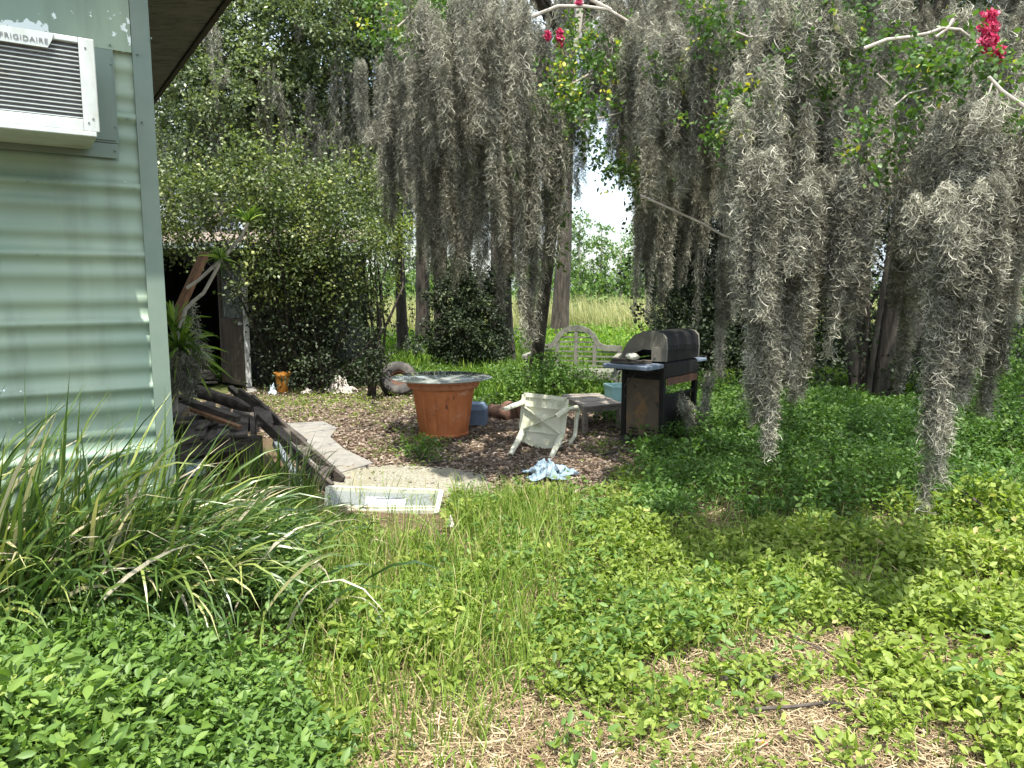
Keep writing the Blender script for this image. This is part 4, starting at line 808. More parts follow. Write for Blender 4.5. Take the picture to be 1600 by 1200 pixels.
bush('right_shrub', 'green shrub with pale tips at the right edge below the moss curtain', 'shrub', [ep_(1600, 560, 8, .3), ep_(1560, 640, 7.5, .35), ep_(1640, 620, 7.5, .4), ep_(1500, 690, 6.5, .3, .2), ep_(1590, 700, 6.2, .35, .25)], 420, 14, .18, .05, 'covershade', stems=8, base=(at(1580, 700, 7.3).x, 7.3))
bush('front_shrub', 'leafy nightshade like shrub with yellow tipped leaves at the lower right edge', 'shrub', [ep_(1560, 790, 4.6, .22, .16), ep_(1600, 830, 4.3, .25, .2), ep_(1500, 800, 4.8, .18, .12), ep_(1590, 900, 3.9, .22, .18), ep_(1640, 960, 3.6, .2, .16)], 330, 14, .11, .045, 'cover', stems=8, base=(at(1590, 900, 4.3).x, 4.3), wide=1.2)

# ---------------------------------------------------------------- terracotta pot used as a table
pc = G(694, 686, 0); pc.y += .27; pc.x = (690 - 800) / F * (pc.y) * .985
pt = thing('plant_pot', 'big terracotta fluted pot with grimy streaks standing upright as a table base', 'plant pot', tuple(pc))
def flute(a, j, z):
    if 3 <= j <= 12:
        q = (a * 16 / (2 * math.pi)) % 1; return -.010 if .34 < q < .66 and (5 <= j <= 11) else (-.0 if 5 <= j <= 11 else 0)
    return 0
prof = [(.262, 0), (.268, .005), (.268, .025), (.258, .035), (.262, .06), (.270, .10), (.283, .18), (.294, .27), (.306, .35), (.317, .42), (.323, .455), (.326, .468), (.330, .49), (.334, .505)]
mb = MB(); mb.lathe(tuple(pc), prof + [(.334, .515)], 160, flute, True); mb.build('body', M['terracotta'], pt)
def gar(a, j, z):
    q = abs(math.sin(a * 12)); return .010 * q if j in (2, 3) else (.006 * (1 - q) if j == 4 else 0)
mb = MB(); mb.lathe(tuple(pc), [(.325, .500), (.350, .503), (.362, .515), (.370, .532), (.377, .550), (.380, .568), (.398, .574), (.402, .598), (.394, .604), (.36, .604), (.35, .56)], 240, gar, False); mb.build('rim', M['terracotta_rim'], pt)
mb = MB()
for j in range(24):     # hanging swags pressed into the rim
    for i_ in range(6):
        a0 = 2 * math.pi * (j + (i_ + .5) / 6) / 24; d0 = math.sin(math.pi * (i_ + .5) / 6)
        c = pc + Vector((math.cos(a0) * (.383 - .014 * d0), math.sin(a0) * (.383 - .014 * d0), .566 - .034 * d0)); r_ = .011
        mb.lathe(tuple(c), [(.001, -r_), (r_ * .8, -r_ * .6), (r_, 0), (r_ * .8, r_ * .6), (.001, r_)], 6, closed=False)
mb.build('swag', M['terracotta_rim'], pt)
gc = pc + Vector((-.02, 0, .607))
mb = MB(); mb.lathe(tuple(gc), [(.525, 0), (.535, .004), (.535, .009), (.525, .013)], 96); tagp(mb.build('glass_tabletop', M['glass_top']), 'round grey glass tabletop lying on the big terracotta pot', 'tabletop')
# orange pot by the shed
oc = G(441, 594, .0); oc = Vector((at(441, 594, 10.9).x, 10.9, 0))
mb = MB(); mb.lathe(tuple(oc), [(.07, 0), (.075, .01), (.10, .26), (.118, .265), (.12, .31), (.105, .31), (.10, .24)], 32, closed=False); mb.lathe(tuple(oc), [(.07, 0), (.071, .001)], 32)
tagp(mb.build('flower_pot', M['orangepot']), 'small orange flower pot in the weeds near the shed door', 'flower pot')

# blue box, logs
bc = at(742, 664, 8.2); t = thing('blue_box', 'low blue grey metal box with sloping lid right of the terracotta pot', 'box', (bc.x, 8.35, 0), rz=-.08)
rz_ = Matrix.Rotation(-.08, 3, 'Z')
mb = MB(); mb.box((0, 0, .095), (.26, .30, .17)); mb.build('body', M['bluebox'], t, .006, local=True)
mb = MB(); mb.box((0, 0, .215), (.272, .31, .065), top=(.62, .7)); mb.build('lid', M['bluebox'], t, .004, local=True)
def log(px, py, Y_, r, L, an, lab, tilt=0):
    p = at(px, py, Y_); p.z = r * .9; d = Vector((math.cos(an), math.sin(an), tilt)).normalized()
    mb = MB(); n = 18; pts = [p + d * (L * q) for q in (-.5, -.48, 0, .48, .5)]
    mb.tube(pts, [r * .93, r, r * 1.03, r, r * .93], n, rough=.16); return tagp(mb.build('log', M['logend']), lab, 'log', 'sawn logs in a heap behind the plastic chair')
log(829, 618, 8.7, .125, .34, 1.35, 'largest sawn log, its round pale end facing the camera behind the chair'); log(800, 620, 8.75, .10, .3, 1.9, 'mid sized dark log between the two others of the heap'); log(783, 622, 8.7, .085, .35, 2.3, 'smallest log at the left end of the heap'); log(806, 606, 8.95, .08, .4, .5, 'split log lying across the top of the heap')

# ---------------------------------------------------------------- toppled plastic chair
ct = thing('plastic_chair', 'dirty cream plastic armchair lying on its back, legs towards the camera', 'chair', (.33, 7.0, 0))
tl_, tr_, bl_, br_ = at(814, 626, 7.12), at(886, 633, 6.98), at(816, 678, 7.08), at(881, 688, 6.94)
ctr = (tl_ + tr_ + bl_ + br_) / 4; ux = ((tr_ - tl_) + (br_ - bl_)).normalized(); uz = ((tl_ - bl_) + (tr_ - br_)); uz = (uz - ux * uz.dot(ux)).normalized(); un = ux.cross(uz)   # un points away
if un.y < 0: un = -un
hw = .215; hh = .20
Fm = Matrix((tuple(ux), tuple(un), tuple(uz))).transposed().to_4x4(); Fm.translation = ctr + Vector((0, 0, .005))
def fp(x_, y_, z_): return Fm @ Vector((x_, y_, z_))
mb = MB(); N_ = 14        # seat shell: rounded lower edge (the back of the seat)
outl = [(-hw, hh + .02), (hw, hh + .02), (hw * .98, -hh * .6)] + [(hw * .9 * math.cos(a_), -hh * .8 - .10 * math.sin(a_)) for a_ in np.linspace(.15, math.pi - .15, 12)] + [(-hw * .98, -hh * .6)]
mb.prism(outl, Fm, .008); mb.build('seat', M['plastic'], ct)
seat_o = [o for o in COL.objects if o.name.startswith('seat')][-1]
mb = MB()
for i_ in range(len(outl)):
    a_ = outl[i_]; b2 = outl[(i_ + 1) % len(outl)]; mb.beam(fp(a_[0], -.012, a_[1]), fp(b2[0], -.012, b2[1]), .006, .04, up=tuple(uz if abs(a_[1] - b2[1]) < abs(a_[0] - b2[0]) else ux))
mb.beam(fp(-hw, -.01, hh * .58), fp(hw, -.01, hh * .58), .03, .012, up=tuple(uz)); mb.beam(fp(-hw * .95, -.01, -hh * .62), fp(hw * .95, -.01, -hh * .62), .025, .012, up=tuple(uz))
mb.beam(fp(-hw * .95, -.018, hh * .55), fp(hw * .9, -.018, -hh * .6), .03, .012, up=tuple(uz)); mb.beam(fp(hw * .95, -.019, hh * .55), fp(-hw * .9, -.019, -hh * .6), .03, .012, up=tuple(uz))
for q in np.linspace(-.7, .7, 6): mb.beam(fp(hw * q, -.008, hh * .6), fp(hw * q, -.008, hh + .015), .02, .004, up=tuple(ux))
mb.build('seat_ribs', M['plastic'], ct)
def leg(a_, px, py, Y_, w0=.06, w1=.042):
    e = at(px, py, Y_); s_ = fp(*a_); mb = MB(); d = (e - s_).normalized(); sd = d.cross(Vector((0, 0, 1))).normalized(); u_ = sd.cross(d)
    n = 9; ring = []; vs = []; fs = []
    for (p, w_) in ((s_, w0), (s_.lerp(e, .5), (w0 + w1) / 2), (e, w1)):      # half pipe, open below
        for i_ in range(n):
            an = math.pi * (i_ / (n - 1)) * 1.15 - .2
            vs.append(p + sd * math.cos(an) * w_ * .55 + u_ * math.sin(an) * w_ * .55)
        for i_ in range(n - 1, -1, -1):
            an = math.pi * (i_ / (n - 1)) * 1.15 - .2
            vs.append(p + sd * math.cos(an) * w_ * .45 + u_ * math.sin(an) * w_ * .45)
    m_ = 2 * n
    for r_ in range(2):
        for i_ in range(m_): fs.append((r_ * m_ + i_, r_ * m_ + (i_ + 1) % m_, (r_ + 1) * m_ + (i_ + 1) % m_, (r_ + 1) * m_ + i_))
    for r_ in (0, 2): fs += [(r_ * m_ + i_, r_ * m_ + i_ + 1, r_ * m_ + m_ - 2 - i_, r_ * m_ + m_ - 1 - i_) for i_ in range(n - 1)]
    mb.add(vs, fs, True); mb.build('leg', M['plastic'], ct)
leg((-hw, -.01, hh * .7), 786, 641, 6.72); leg((hw, -.01, hh * .6), 868, 652, 6.70); leg((-hw * .9, -.01, -hh * .75), 797, 711, 6.66); leg((hw * .9, -.01, -hh * .72), 860, 717, 6.62)
for s_, nm in ((1, 0), (-1, 0)):
    mb = MB(); q = hw + .045
    pts = [fp(s_ * hw, 0, hh * .62), fp(s_ * q, .05, hh * .70), fp(s_ * (q + .01), .20, hh * .72), fp(s_ * (q + .01), .27, hh * .55), fp(s_ * q, .29, hh * .1), fp(s_ * q, .30, -hh * .7), fp(s_ * hw, .28, -hh - .04)]
    mb.tube(pts, [.016, .018, .022, .024, .022, .020, .016], 8); mb.build('armrest', M['plastic'], ct)
mb = MB(); nb = 6; vs = []
g1 = [[fp(x_ * hw * (1 - .12 * y_), .01 + y_ * .46, -hh - .075 + .045 * (x_ * x_) + .03 * y_) for x_ in np.linspace(-1, 1, 9)] for y_ in np.linspace(0, 1, 8)]
vs = [p for row_ in g1 for p in row_] + [p - uz * .008 for row_ in g1 for p in row_]
fs = [(j * 9 + i_, j * 9 + i_ + 1, (j + 1) * 9 + i_ + 1, (j + 1) * 9 + i_) for j in range(7) for i_ in range(8) if not (i_ % 2 == 1 and 1 <= j <= 5)]
fs += [tuple(k_ + 72 for k_ in f_) for f_ in fs]; mb.add(vs, fs); mb.build('backrest', M['plastic'], ct)

# ---------------------------------------------------------------- low wooden table
def quadtop(ps, z, th, mb):
    vs = [Vector((p[0], p[1], z - th)) for p in ps] + [Vector((p[0], p[1], z)) for p in ps]; mb.add(vs, [(3, 2, 1, 0), (4, 5, 6, 7)] + [(i_, (i_ + 1) % 4, (i_ + 1) % 4 + 4, i_ + 4) for i_ in range(4)])
TZ = .31
tq = [G(913, 636, TZ), G(973, 630, TZ), G(934, 614, TZ), G(877, 616, TZ)]
tc_ = sum((v for v in tq), Vector()) / 4; tt = thing('side_table', 'low weathered grey wooden side table littered with debris', 'table', (tc_.x, tc_.y, 0))
e1 = (tq[1] - tq[0]).normalized(); e2 = (tq[3] - tq[0]).normalized()
mb = MB()
for j in range(6):
    a_, b2 = j / 6 + .008, (j + 1) / 6 - .008
    quadtop([tq[0].lerp(tq[3], a_), tq[1].lerp(tq[2], a_), tq[1].lerp(tq[2], b2), tq[0].lerp(tq[3], b2)], TZ + random.uniform(-.002, .002), .018, mb)
mb.build('tabletop', M['greywood'], tt)
mb = MB(); zz = Vector((0, 0, -.045)); ins = [tc_ + (v - tc_) * .93 for v in tq]
for i_ in range(4): mb.beam(ins[i_] + zz, ins[(i_ + 1) % 4] + zz, .02, .05)
mb.build('apron', M['greywood'], tt)
for v in tq:
    p = tc_ + (v - tc_) * .9; mb = MB(); mb.beam((p.x, p.y, TZ - .02), (p.x, p.y, -.02), .045, .045, up=tuple(e1)); mb.build('leg', M['greywood'], tt)

# ---------------------------------------------------------------- arched garden bench
BY = 10.6; ba = R(-14); bc = at(899, 600, BY); bt_ = thing('garden_bench', 'weathered garden bench with scrolled arch back half hidden by leaves', 'bench', (bc.x, BY, 0), rz=ba)
BW = .62
def bsym(pts): return [(-x_, z_) for x_, z_ in pts[::-1]] + pts
outer = [(0, 1.02), (.10, 1.01), (.20, .965), (.28, .89), (.33, .80), (.36, .765), (.44, .74), (.52, .745), (.60, .735), (.64, .745), (.66, .715)]
inner = [(0, .945), (.09, .935), (.17, .90), (.235, .83), (.275, .745), (.31, .695), (.40, .665), (.52, .66), (.60, .66), (.66, .66), (.66, .68)]
mb = MB(); fr = Matrix.Identity(4)
O2 = bsym(outer); I2 = bsym(inner)
n = len(O2); vs = [(x_, 0, z_) for x_, z_ in O2] + [(x_, 0, z_) for x_, z_ in I2] + [(x_, .04, z_) for x_, z_ in O2] + [(x_, .04, z_) for x_, z_ in I2]
fs = []
for i_ in range(n - 1):
    fs += [(i_, i_ + 1, n + i_ + 1, n + i_), (2 * n + i_ + 1, 2 * n + i_, 3 * n + i_, 3 * n + i_ + 1), (i_ + 1, i_, 2 * n + i_, 2 * n + i_ + 1), (n + i_, n + i_ + 1, 3 * n + i_ + 1, 3 * n + i_)]
fs += [(0, n, 3 * n, 2 * n), (n - 1, 2 * n + n - 1, 3 * n + n - 1, 2 * n - 1)]
mb.add(vs, fs); mb.build('top_rail', M['benchwood'], bt_, local=True)
for x_, zt2 in ((-.62, .70), (-.27, .76), (0, .95), (.27, .76), (.62, .70)): mb = MB(); mb.box((x_, .02, (zt2 + .36) / 2), (.05, .034, zt2 - .36)); mb.build('back_post', M['benchwood'], bt_, local=True)
mb = MB()
for z_ in np.arange(.44, .92, .068):
    w_ = .62 if z_ < .67 else np.interp(z_, [.67, .75, .83, .90, .94], [.30, .27, .23, .17, .09]); mb.box((0, .022, z_), (2 * w_, .014, .022))
mb.build('back_slats', M['benchwood'], bt_, local=True)
mb = MB()
for y_ in np.linspace(-.46, -.03, 6): mb.box((0, y_, .40), (1.3, .06, .022))
mb.build('seat', M['benchwood'], bt_, local=True)
mb = MB(); mb.box((0, -.49, .345), (1.26, .03, .08)); mb.box((0, .02, .345), (1.26, .03, .06)); mb.build('seat_rail', M['benchwood'], bt_, local=True)
for x_ in (-.63, .63):
    for y_ in (-.47, .02):
        mb = MB(); mb.box((x_, y_, .29 if y_ < 0 else .36), (.055, .055, .62 if y_ < 0 else .74)); mb.build('leg', M['benchwood'], bt_, local=True)
    mb = MB(); mb.box((x_, -.24, .615), (.065, .56, .035)); mb.lathe((x_, -.53, .60), [(.01, -.03), (.045, -.025), (.045, .025), (.01, .03)], 12); mb.build('armrest', M['benchwood'], bt_, local=True)
# pale teal box behind the table
p = at(968, 626, 9.2); t = thing('teal_box', 'pale teal plastic crate standing between the wooden table and the barbecue', 'box', (p.x, 9.2, 0), rz=.2)
mb = MB()
for c_, s_ in (((0, -.14, .17), (.30, .012, .34)), ((0, .14, .17), (.30, .012, .34)), ((-.144, 0, .17), (.012, .268, .34)), ((.144, 0, .17), (.012, .268, .34)), ((0, 0, .01), (.276, .268, .012))): mb.box(c_, s_)
mb.build('body', M['tealbox'], t, local=True)
mb = MB(); mb.box((0, -.152, .335), (.33, .02, .03)); mb.box((0, .152, .335), (.33, .02, .03)); mb.box((-.157, 0, .335), (.02, .284, .03)); mb.box((.157, 0, .335), (.02, .284, .03)); mb.build('rim', M['tealbox'], t, local=True)

# ---------------------------------------------------------------- barbecue
K0 = at(1036, 700, 6.95); ga = R(50)
gt = thing('gas_barbecue', 'old black gas barbecue on a cart with grey lid end and rusty side panel', 'barbecue', (K0.x, 6.95, 0), rz=ga)
# local frame: x along the grill (away to the right), y across to the left, origin at the near corner
GW = .66; GD = .46
def gb(name, mat, boxes, bevel=.0, par=None):
    mb = MB()
    for c_, s_ in boxes: mb.box(c_, s_)
    o_ = mb.build(name, M[mat], gt, bevel, local=True); return o_
zs = .80
gb('side_panel', 'panelrust', [((-.0, GD / 2 - .0, .40), (.02, GD - .10, .56))])
gb('cart_frame', 'black', [((0, .022, .40), (.045, .045, .80)), ((0, GD - .022, .40), (.045, .045, .80)), ((GW, .022, .40), (.045, .045, .80)), ((GW, GD - .022, .40), (.045, .045, .80)),
                           ((0, GD / 2, .695), (.04, GD - .09, .03)), ((0, GD / 2, .11), (.04, GD - .09, .03)), ((GW / 2, .022, .10), (GW - .05, .03, .04)), ((GW / 2, GD - .022, .10), (GW - .05, .03, .04)), ((GW / 2, .02, .52), (GW - .05, .02, .03)), ((GW, GD / 2, .11), (.03, GD - .09, .03))])
for yy_, zz_ in ((.3, .185), (.7, .185), (.3, .15), (.7, .15)): gb('vent_slot', 'black', [((-.012, GD * yy_, zz_), (.006, .10, .012))])
gb('base_shelf', 'black', [((GW / 2, GD / 2, .13), (GW - .04, GD - .06, .02))])
gb('rear_panel', 'black', [((GW / 2, .05, .33), (GW - .06, .012, .36))])
gb('door_panel', 'black', [((GW / 2, GD - .0, .42), (GW - .05, .015, .56))])
gb('firebox', 'black', [((GW / 2, GD / 2, .77), (GW + .02, GD + .02, .16))], .02)
gb('heat_shield', 'rust', [((GW / 2, -.012, .665), (GW - .04, .012, .07))])
# lid: side profile extruded along the grill, grey cast ends
prof = [(-.015, .86), (-.02, .98), (-.008, 1.085), (.03, 1.125), (.10, 1.14), (.24, 1.135), (.33, 1.10), (.40, 1.03), (.455, .94), (.475, .875), (.44, .875), (.36, .905), (.24, .965), (.10, .965), (.09, .86)]
fl = Matrix(((0, 1, 0, 0), (1, 0, 0, 0), (0, 0, 1, 0), (0, 0, 0, 1)))       # x of the outline -> local y, depth -> local x
bodyp = [(-.015, .86), (-.02, .98), (-.008, 1.085), (.03, 1.125), (.10, 1.14), (.24, 1.135), (.33, 1.10), (.40, 1.03), (.455, .94), (.475, .86)]
mb = MB(); vs = []; L_ = len(bodyp)
for x_ in (.01, GW - .01):
    vs += [(x_, y_, z_) for y_, z_ in bodyp]; 
for x_ in (.01, GW - .01): vs += [(x_, .225 + (y_ - .225) * .94, .86 + (z_ - .86) * .95) for y_, z_ in bodyp]
fs = [(i_, i_ + 1, L_ + i_ + 1, L_ + i_) for i_ in range(L_ - 1)] + [(2 * L_ + i_ + 1, 2 * L_ + i_, 3 * L_ + i_, 3 * L_ + i_ + 1) for i_ in range(L_ - 1)]
mb.add(vs, fs, False); lid = mb.build('lid', M['black'], gt, local=True)
mb = MB(); mb.prism(prof, fl @ Matrix.Translation((0, -.02, 0)), .028); o_ = mb.build('lid_end', M['lidgrey'], gt, local=True)
mb = MB(); mb.prism(prof, fl @ Matrix.Translation((0, GW - .012, 0)), .03); mb.build('lid_end', M['lidgrey'], gt, local=True)
mb = MB(); mb.box((-.03, .09, .925), (.02, .075, .13)); mb.tube([(-.045, .09, .905), (-.035, .09, .905)], .014, 12); mb.build('hinge', M['lidgrey'], gt, local=True)
for z_ in (.955, 1.0):
    mb = MB()
    for j in range(9): mb.box((.08 + j * .062, -.022, z_), (.04, .008, .008))
    mb.build('vent_slits', M['black'], gt, local=True)
mb = MB(); mb.tube([(.08, .50, .93), (GW - .08, .50, .93)], .013, 10); mb.build('handle', M['greywood'], gt, local=True)
def rslab(name, cx, cy, z_, sx_, sy_, th, mat):
    mb = MB(); r_ = .04; pts = []
    for qx, qy, a0 in ((1, 1, 0), (-1, 1, 90), (-1, -1, 180), (1, -1, 270)):
        for i_ in range(6): an = R(a0 + i_ * 18); pts.append((cx + qx * (sx_ / 2 - r_) + r_ * math.cos(an), cy + qy * (sy_ / 2 - r_) + r_ * math.sin(an)))
    n_ = len(pts); mb.add([(x_, y_, z_) for x_, y_ in pts] + [(x_, y_, z_ + th) for x_, y_ in pts], [tuple(range(n_ - 1, -1, -1)), tuple(range(n_, 2 * n_))] + [(i_, (i_ + 1) % n_, (i_ + 1) % n_ + n_, i_ + n_) for i_ in range(n_)])
    return mb.build(name, M[mat], gt, .006, local=True)
rslab('side_shelf', -.19, .235, .80, .33, .50, .04, 'shelfgrey')
for yy_ in (.08, .38): gb('shelf_bracket', 'black', [((-.12, yy_, .785), (.24, .02, .03))])
rslab('side_shelf', GW + .16, .235, .80, .26, .44, .03, 'shelfgrey')
for c_, s_, an_, lb_ in (((-.17, .30, .852), (.24, .26, .02), 0, 'large blackened cooking plate lying on the left shelf of the barbecue'), ((-.20, .36, .873), (.12, .16, .018), .3, 'small brown plate lying on top of the large blackened one'), ((-.10, .14, .858), (.10, .09, .03), .5, 'short thick greasy plate at the back corner of the barbecue shelf')):
    mb = MB(); mb.box((0, 0, 0), s_, Matrix.Rotation(an_, 3, 'Z')); o2 = mb.build('grill_plate', M['oldwood'], None, .003); wq = gt.matrix_basis if False else Matrix.Translation(gt.location) @ gt.rotation_euler.to_matrix().to_4x4(); o2.location = wq @ Vector(c_); o2.rotation_euler = gt.rotation_euler; tagp(o2, lb_, 'grill plate')
for x_, y_ in ((-.0, .05), (-.0, GD - .05)):
    mb = MB(); mb.tube([(x_ - .03, y_ - .0, .055), (x_ + .02, y_, .055)], .055, 20); mb.tube([(x_ - .035, y_, .055), (x_ + .03, y_, .055)], .018, 12); mb.build('wheel', M['rubber'], gt, local=True)
mb = MB(); mb.tube([(.0, .3, .74), (-.04, .36, .66), (-.03, .42, .60), (.0, .45, .55), (-.03, .40, .48)], .005, 6); mb.build('gas_hose', M['rubber'], gt, local=True)
Mg = Matrix.Translation(gt.location) @ gt.rotation_euler.to_matrix().to_4x4()
# pale stone on the shelf
p = Mg @ Vector((-.17, .26, .905)); u = unit(1)
mb = MB(); prof_ = [(.001, -.032), (.045, -.03), (.066, -.012), (.068, .006), (.05, .024), (.02, .032), (.001, .033)]
mb.lathe(tuple(p), prof_, 18, lambda a, j, z: .006 * math.sin(a * 3 + j) + .004 * math.sin(a * 5), False); tagp(mb.build('pale_stone', M['stone']), 'pale loaf shaped stone on top of the cooking plates', 'stone')
# moss slung over the grill
rw = [tuple(Mg @ Vector((.30, -.05, .86))) + (.0, 0)]
rw = []
for q in range(26):
    t_ = q / 25; x_ = .12 + .62 * t_; zc = .62 - .26 * math.sin(math.pi * min(1, t_ * 1.1)) + .12 * t_; pw = Mg @ Vector((x_, -.09 - .08 * math.sin(t_ * 3), zc)); rw.append((pw.x, pw.y, zc, .13 + .2 * math.sin(math.pi * t_), .035))
v, f, r = festoons(rw, .0034, .10, 5200, K=8, curl=.016, split=1); tagp(link('spanish_moss', npmesh('spanish_moss', v, f, r), M['moss']), 'loose garland of Spanish moss draped over the back of the barbecue', 'Spanish moss', 'single tails of Spanish moss')

# ---------------------------------------------------------------- cloths and litter on the ground
def crumple(name, px, py, sx_, sy_, h, mat, lab, cat, seed, z0=0.0, n=40, rot=0):
    r_ = np.random.default_rng(seed); c = G(px, py, 0); u_ = np.linspace(-1, 1, n); Uu, Vv = np.meshgrid(u_, u_)
    ph = r_.uniform(0, 6, 12); rad = np.sqrt(Uu ** 2 + Vv ** 2); an = np.arctan2(Vv, Uu)
    edge = .62 + .10 * np.sin(an * 3 + ph[0]) + .10 * np.sin(an * 5 + ph[1]) + .05 * np.sin(an * 11 + ph[9]) + .22 * (1 - np.maximum(np.abs(Uu), np.abs(Vv)) / np.maximum(rad, .01)) * -1 * (rad > .5)
    z_ = h * .55 * np.abs(np.sin(Uu * 17 + 3 * np.sin(Vv * 5 + ph[7]) + ph[8])) ** 2 * np.clip(1.1 - rad, 0, 1) + h * (np.abs(np.sin(Uu * 4.3 + Vv * 2 + ph[2])) * .5 + np.abs(np.sin(Vv * 5.1 - Uu * 3 + ph[3] + 1.4 * np.sin(Uu * 3))) * .35 + np.abs(np.sin((Uu + Vv) * 9 + ph[4])) * .15) * np.clip(1.25 - rad, .12, 1) + .006
    xx = Uu * sx_ / 2 * edge + .03 * np.sin(Vv * 7 + ph[5]) * sx_; yy = Vv * sy_ / 2 * edge + .04 * np.sin(Uu * 6 + ph[6]) * sy_
    cr_, sr_ = math.cos(rot), math.sin(rot); X_ = c.x + xx * cr_ - yy * sr_; Y_ = c.y + xx * sr_ + yy * cr_; Z_ = z_ + hf(X_, Y_) + z0
    ii = (np.arange(n - 1)[:, None] * n + np.arange(n - 1)[None]).ravel()
    me = npmesh(name, np.stack([X_, Y_, Z_], -1), np.stack([ii, ii + 1, ii + n + 1, ii + n], -1))
    o_ = link(name, me, M[mat]); md = o_.modifiers.new('thickness', 'SOLIDIFY'); md.thickness = .003; return tagp(o_, lab, cat)
crumple('crumpled_cloth', 858, 748, .60, .50, .10, 'tarp', 'crumpled pale blue plastic cloth lying on the leaves in front of the chair', 'cloth', 3, .02)
crumple('white_rag', 533, 613, .62, .5, .20, 'cloth', 'dirty white rag heaped on the leaf litter beyond the slabs', 'rag', 5)
crumple('white_rag', 480, 614, .28, .25, .07, 'cloth', 'small flat grey rag left of the big white rag', 'rag', 8)
crumple('plastic_bag', 426, 617, .18, .22, .13, 'litterblue', 'small pale blue plastic bag near the shed path', 'bag', 11)
crumple('paper_scrap', 705, 862, .05, .08, .05, 'cloth', 'white paper scrap caught in the tall grass', 'paper', 13, .16)
# old tyre
c = at(622, 572, 10.6); c.z = .23; t = thing('old_tyre', 'old grey tyre lying on its side among vines behind the glass tabletop', 'tyre', (c.x, c.y, 0))
ty = Matrix.Translation(c) @ Matrix.Rotation(R(12), 4, 'Z') @ Matrix.Rotation(R(60), 4, 'X')
tp_ = [(.12, -.10), (.14, -.115), (.20, -.125), (.245, -.11), (.265, -.07), (.27, 0), (.265, .07), (.245, .11), (.20, .125), (.14, .115), (.12, .10), (.115, 0)]
mb = MB(); m2 = MB(); m2.lathe((0, 0, 0), tp_ + [tp_[0]], 60, lambda a, j, z: (.006 if (int(a * 30 / math.pi) % 2) else 0) if 4 <= j <= 6 else 0, False); mb.add([ty @ Vector(v) for v in m2.v], m2.f, True); mb.build('tread', M['rubber'], t)
mb = MB(); m2 = MB(); m2.lathe((0, 0, 0), [(.118, -.09), (.118, .09), (.10, .08), (.09, .02), (.03, .015), (.001, .02)], 32, None, False); mb.add([ty @ Vector(v) for v in m2.v], m2.f, True); mb.build('rim', M['rust'], t)

# ---------------------------------------------------------------- slabs, window sash, wrecked decking and steps
def slab(name, pts, th, mat, lab, zo=0.0, kind=None):
    g = [G(a_, b2, th) for a_, b2 in pts]; n_ = len(g); mb = MB()
    mb.add([(v.x, v.y, -.06) for v in g] + [(v.x, v.y, th + zo) for v in g], [tuple(range(n_ - 1, -1, -1)), tuple(range(n_, 2 * n_))] + [(i_, (i_ + 1) % n_, (i_ + 1) % n_ + n_, i_ + n_) for i_ in range(n_)])
    o_ = mb.build(name, M[mat], bevel=.006); tagp(o_, lab, kind='structure'); return o_
slab('path', [(430, 662), (505, 658), (527, 668), (516, 682), (540, 702), (583, 722), (535, 736), (500, 741), (470, 706)], .035, 'concrete', 'pale concrete slab path beside the broken steps')
slab('pavement', [(500, 742), (540, 733), (610, 726), (700, 730), (760, 742), (768, 770), (700, 784), (640, 792), (520, 782)], .02, 'aggregate', 'rough exposed gravel concrete in front of the pot')
slab('path', [(385, 606), (398, 604), (402, 610), (388, 613)], .03, 'concrete', 'small concrete sill by the shed door')

# sash leaning in the grass
sg = thing('window_sash', 'cream painted window sash with dirty glass lying slanted in the grass', 'window', tuple(G(600, 805, 0)))
zA, zB = .19, .04
A_, B_ = at(512, 762, 5.2), at(690, 768, 5.15); C_, D_ = at(682, 814, 4.95), at(508, 804, 4.98)
C_.z = max(C_.z, .0)
mb = MB(); mb.beam(A_, B_, .03, .028); mb.beam(A_, D_, .028, .03); mb.beam(B_, C_, .035, .03)
mb.beam(D_.lerp(A_, .10), C_.lerp(B_, .12), .028, .03); mb.beam(D_.lerp(A_, .26), C_.lerp(B_, .28), .016, .022)
mb.build('frame', M['sash'], sg, .002)
mb = MB(); q = [A_.lerp(D_, .03), B_.lerp(C_, .03), C_.lerp(B_, .12), D_.lerp(A_, .1)]; nn = (q[1] - q[0]).cross(q[3] - q[0]).normalized() * .002
mb.add([v + nn for v in q] + [v - nn for v in q], [(0, 1, 2, 3), (7, 6, 5, 4), (0, 4, 5, 1), (1, 5, 6, 2), (2, 6, 7, 3), (3, 7, 4, 0)]); mb.build('pane', M['glass'], sg)

dk = thing('wooden_deck', 'rotting low wooden deck behind the corner of the green house', 'deck', (-2.9, 6.6, 0))
o0 = G(395, 676, .38); fa = G(255, 692, .38); bk = G(392, 622, .38); 
ex_ = (o0 - fa).normalized(); ey_ = (bk - o0)
mb = MB(); nbd = 17
for j in range(nbd):
    if j in (3, 8, 9): continue
    a_ = fa + (o0 - fa) * (-.8 + 1.8 * j / nbd); b2 = a_ + ey_ * random.uniform(.85, 1.05)
    mb.beam(a_ + Vector((0, random.uniform(-.06, .03), random.uniform(-.03, .01))), b2 + Vector((random.uniform(-.05, .05), 0, random.uniform(-.06, .02))), .095, .02)
mb.build('decking', M['oldwood'], dk)
mb = MB(); L0 = fa - (o0 - fa) * .8; 
mb.beam(L0 + Vector((0, .04, -.10)), o0 + Vector((0, .04, -.08)), .035, .10); mb.beam(o0 + Vector((0, 0, -.10)), bk + Vector((0, 0, -.10)), .04, .14); mb.beam(L0 + ey_ * .5 + Vector((0, 0, -.10)), o0 + ey_ * .5 + Vector((0, 0, -.10)), .04, .14); mb.build('joist', M['oldwood'], dk)
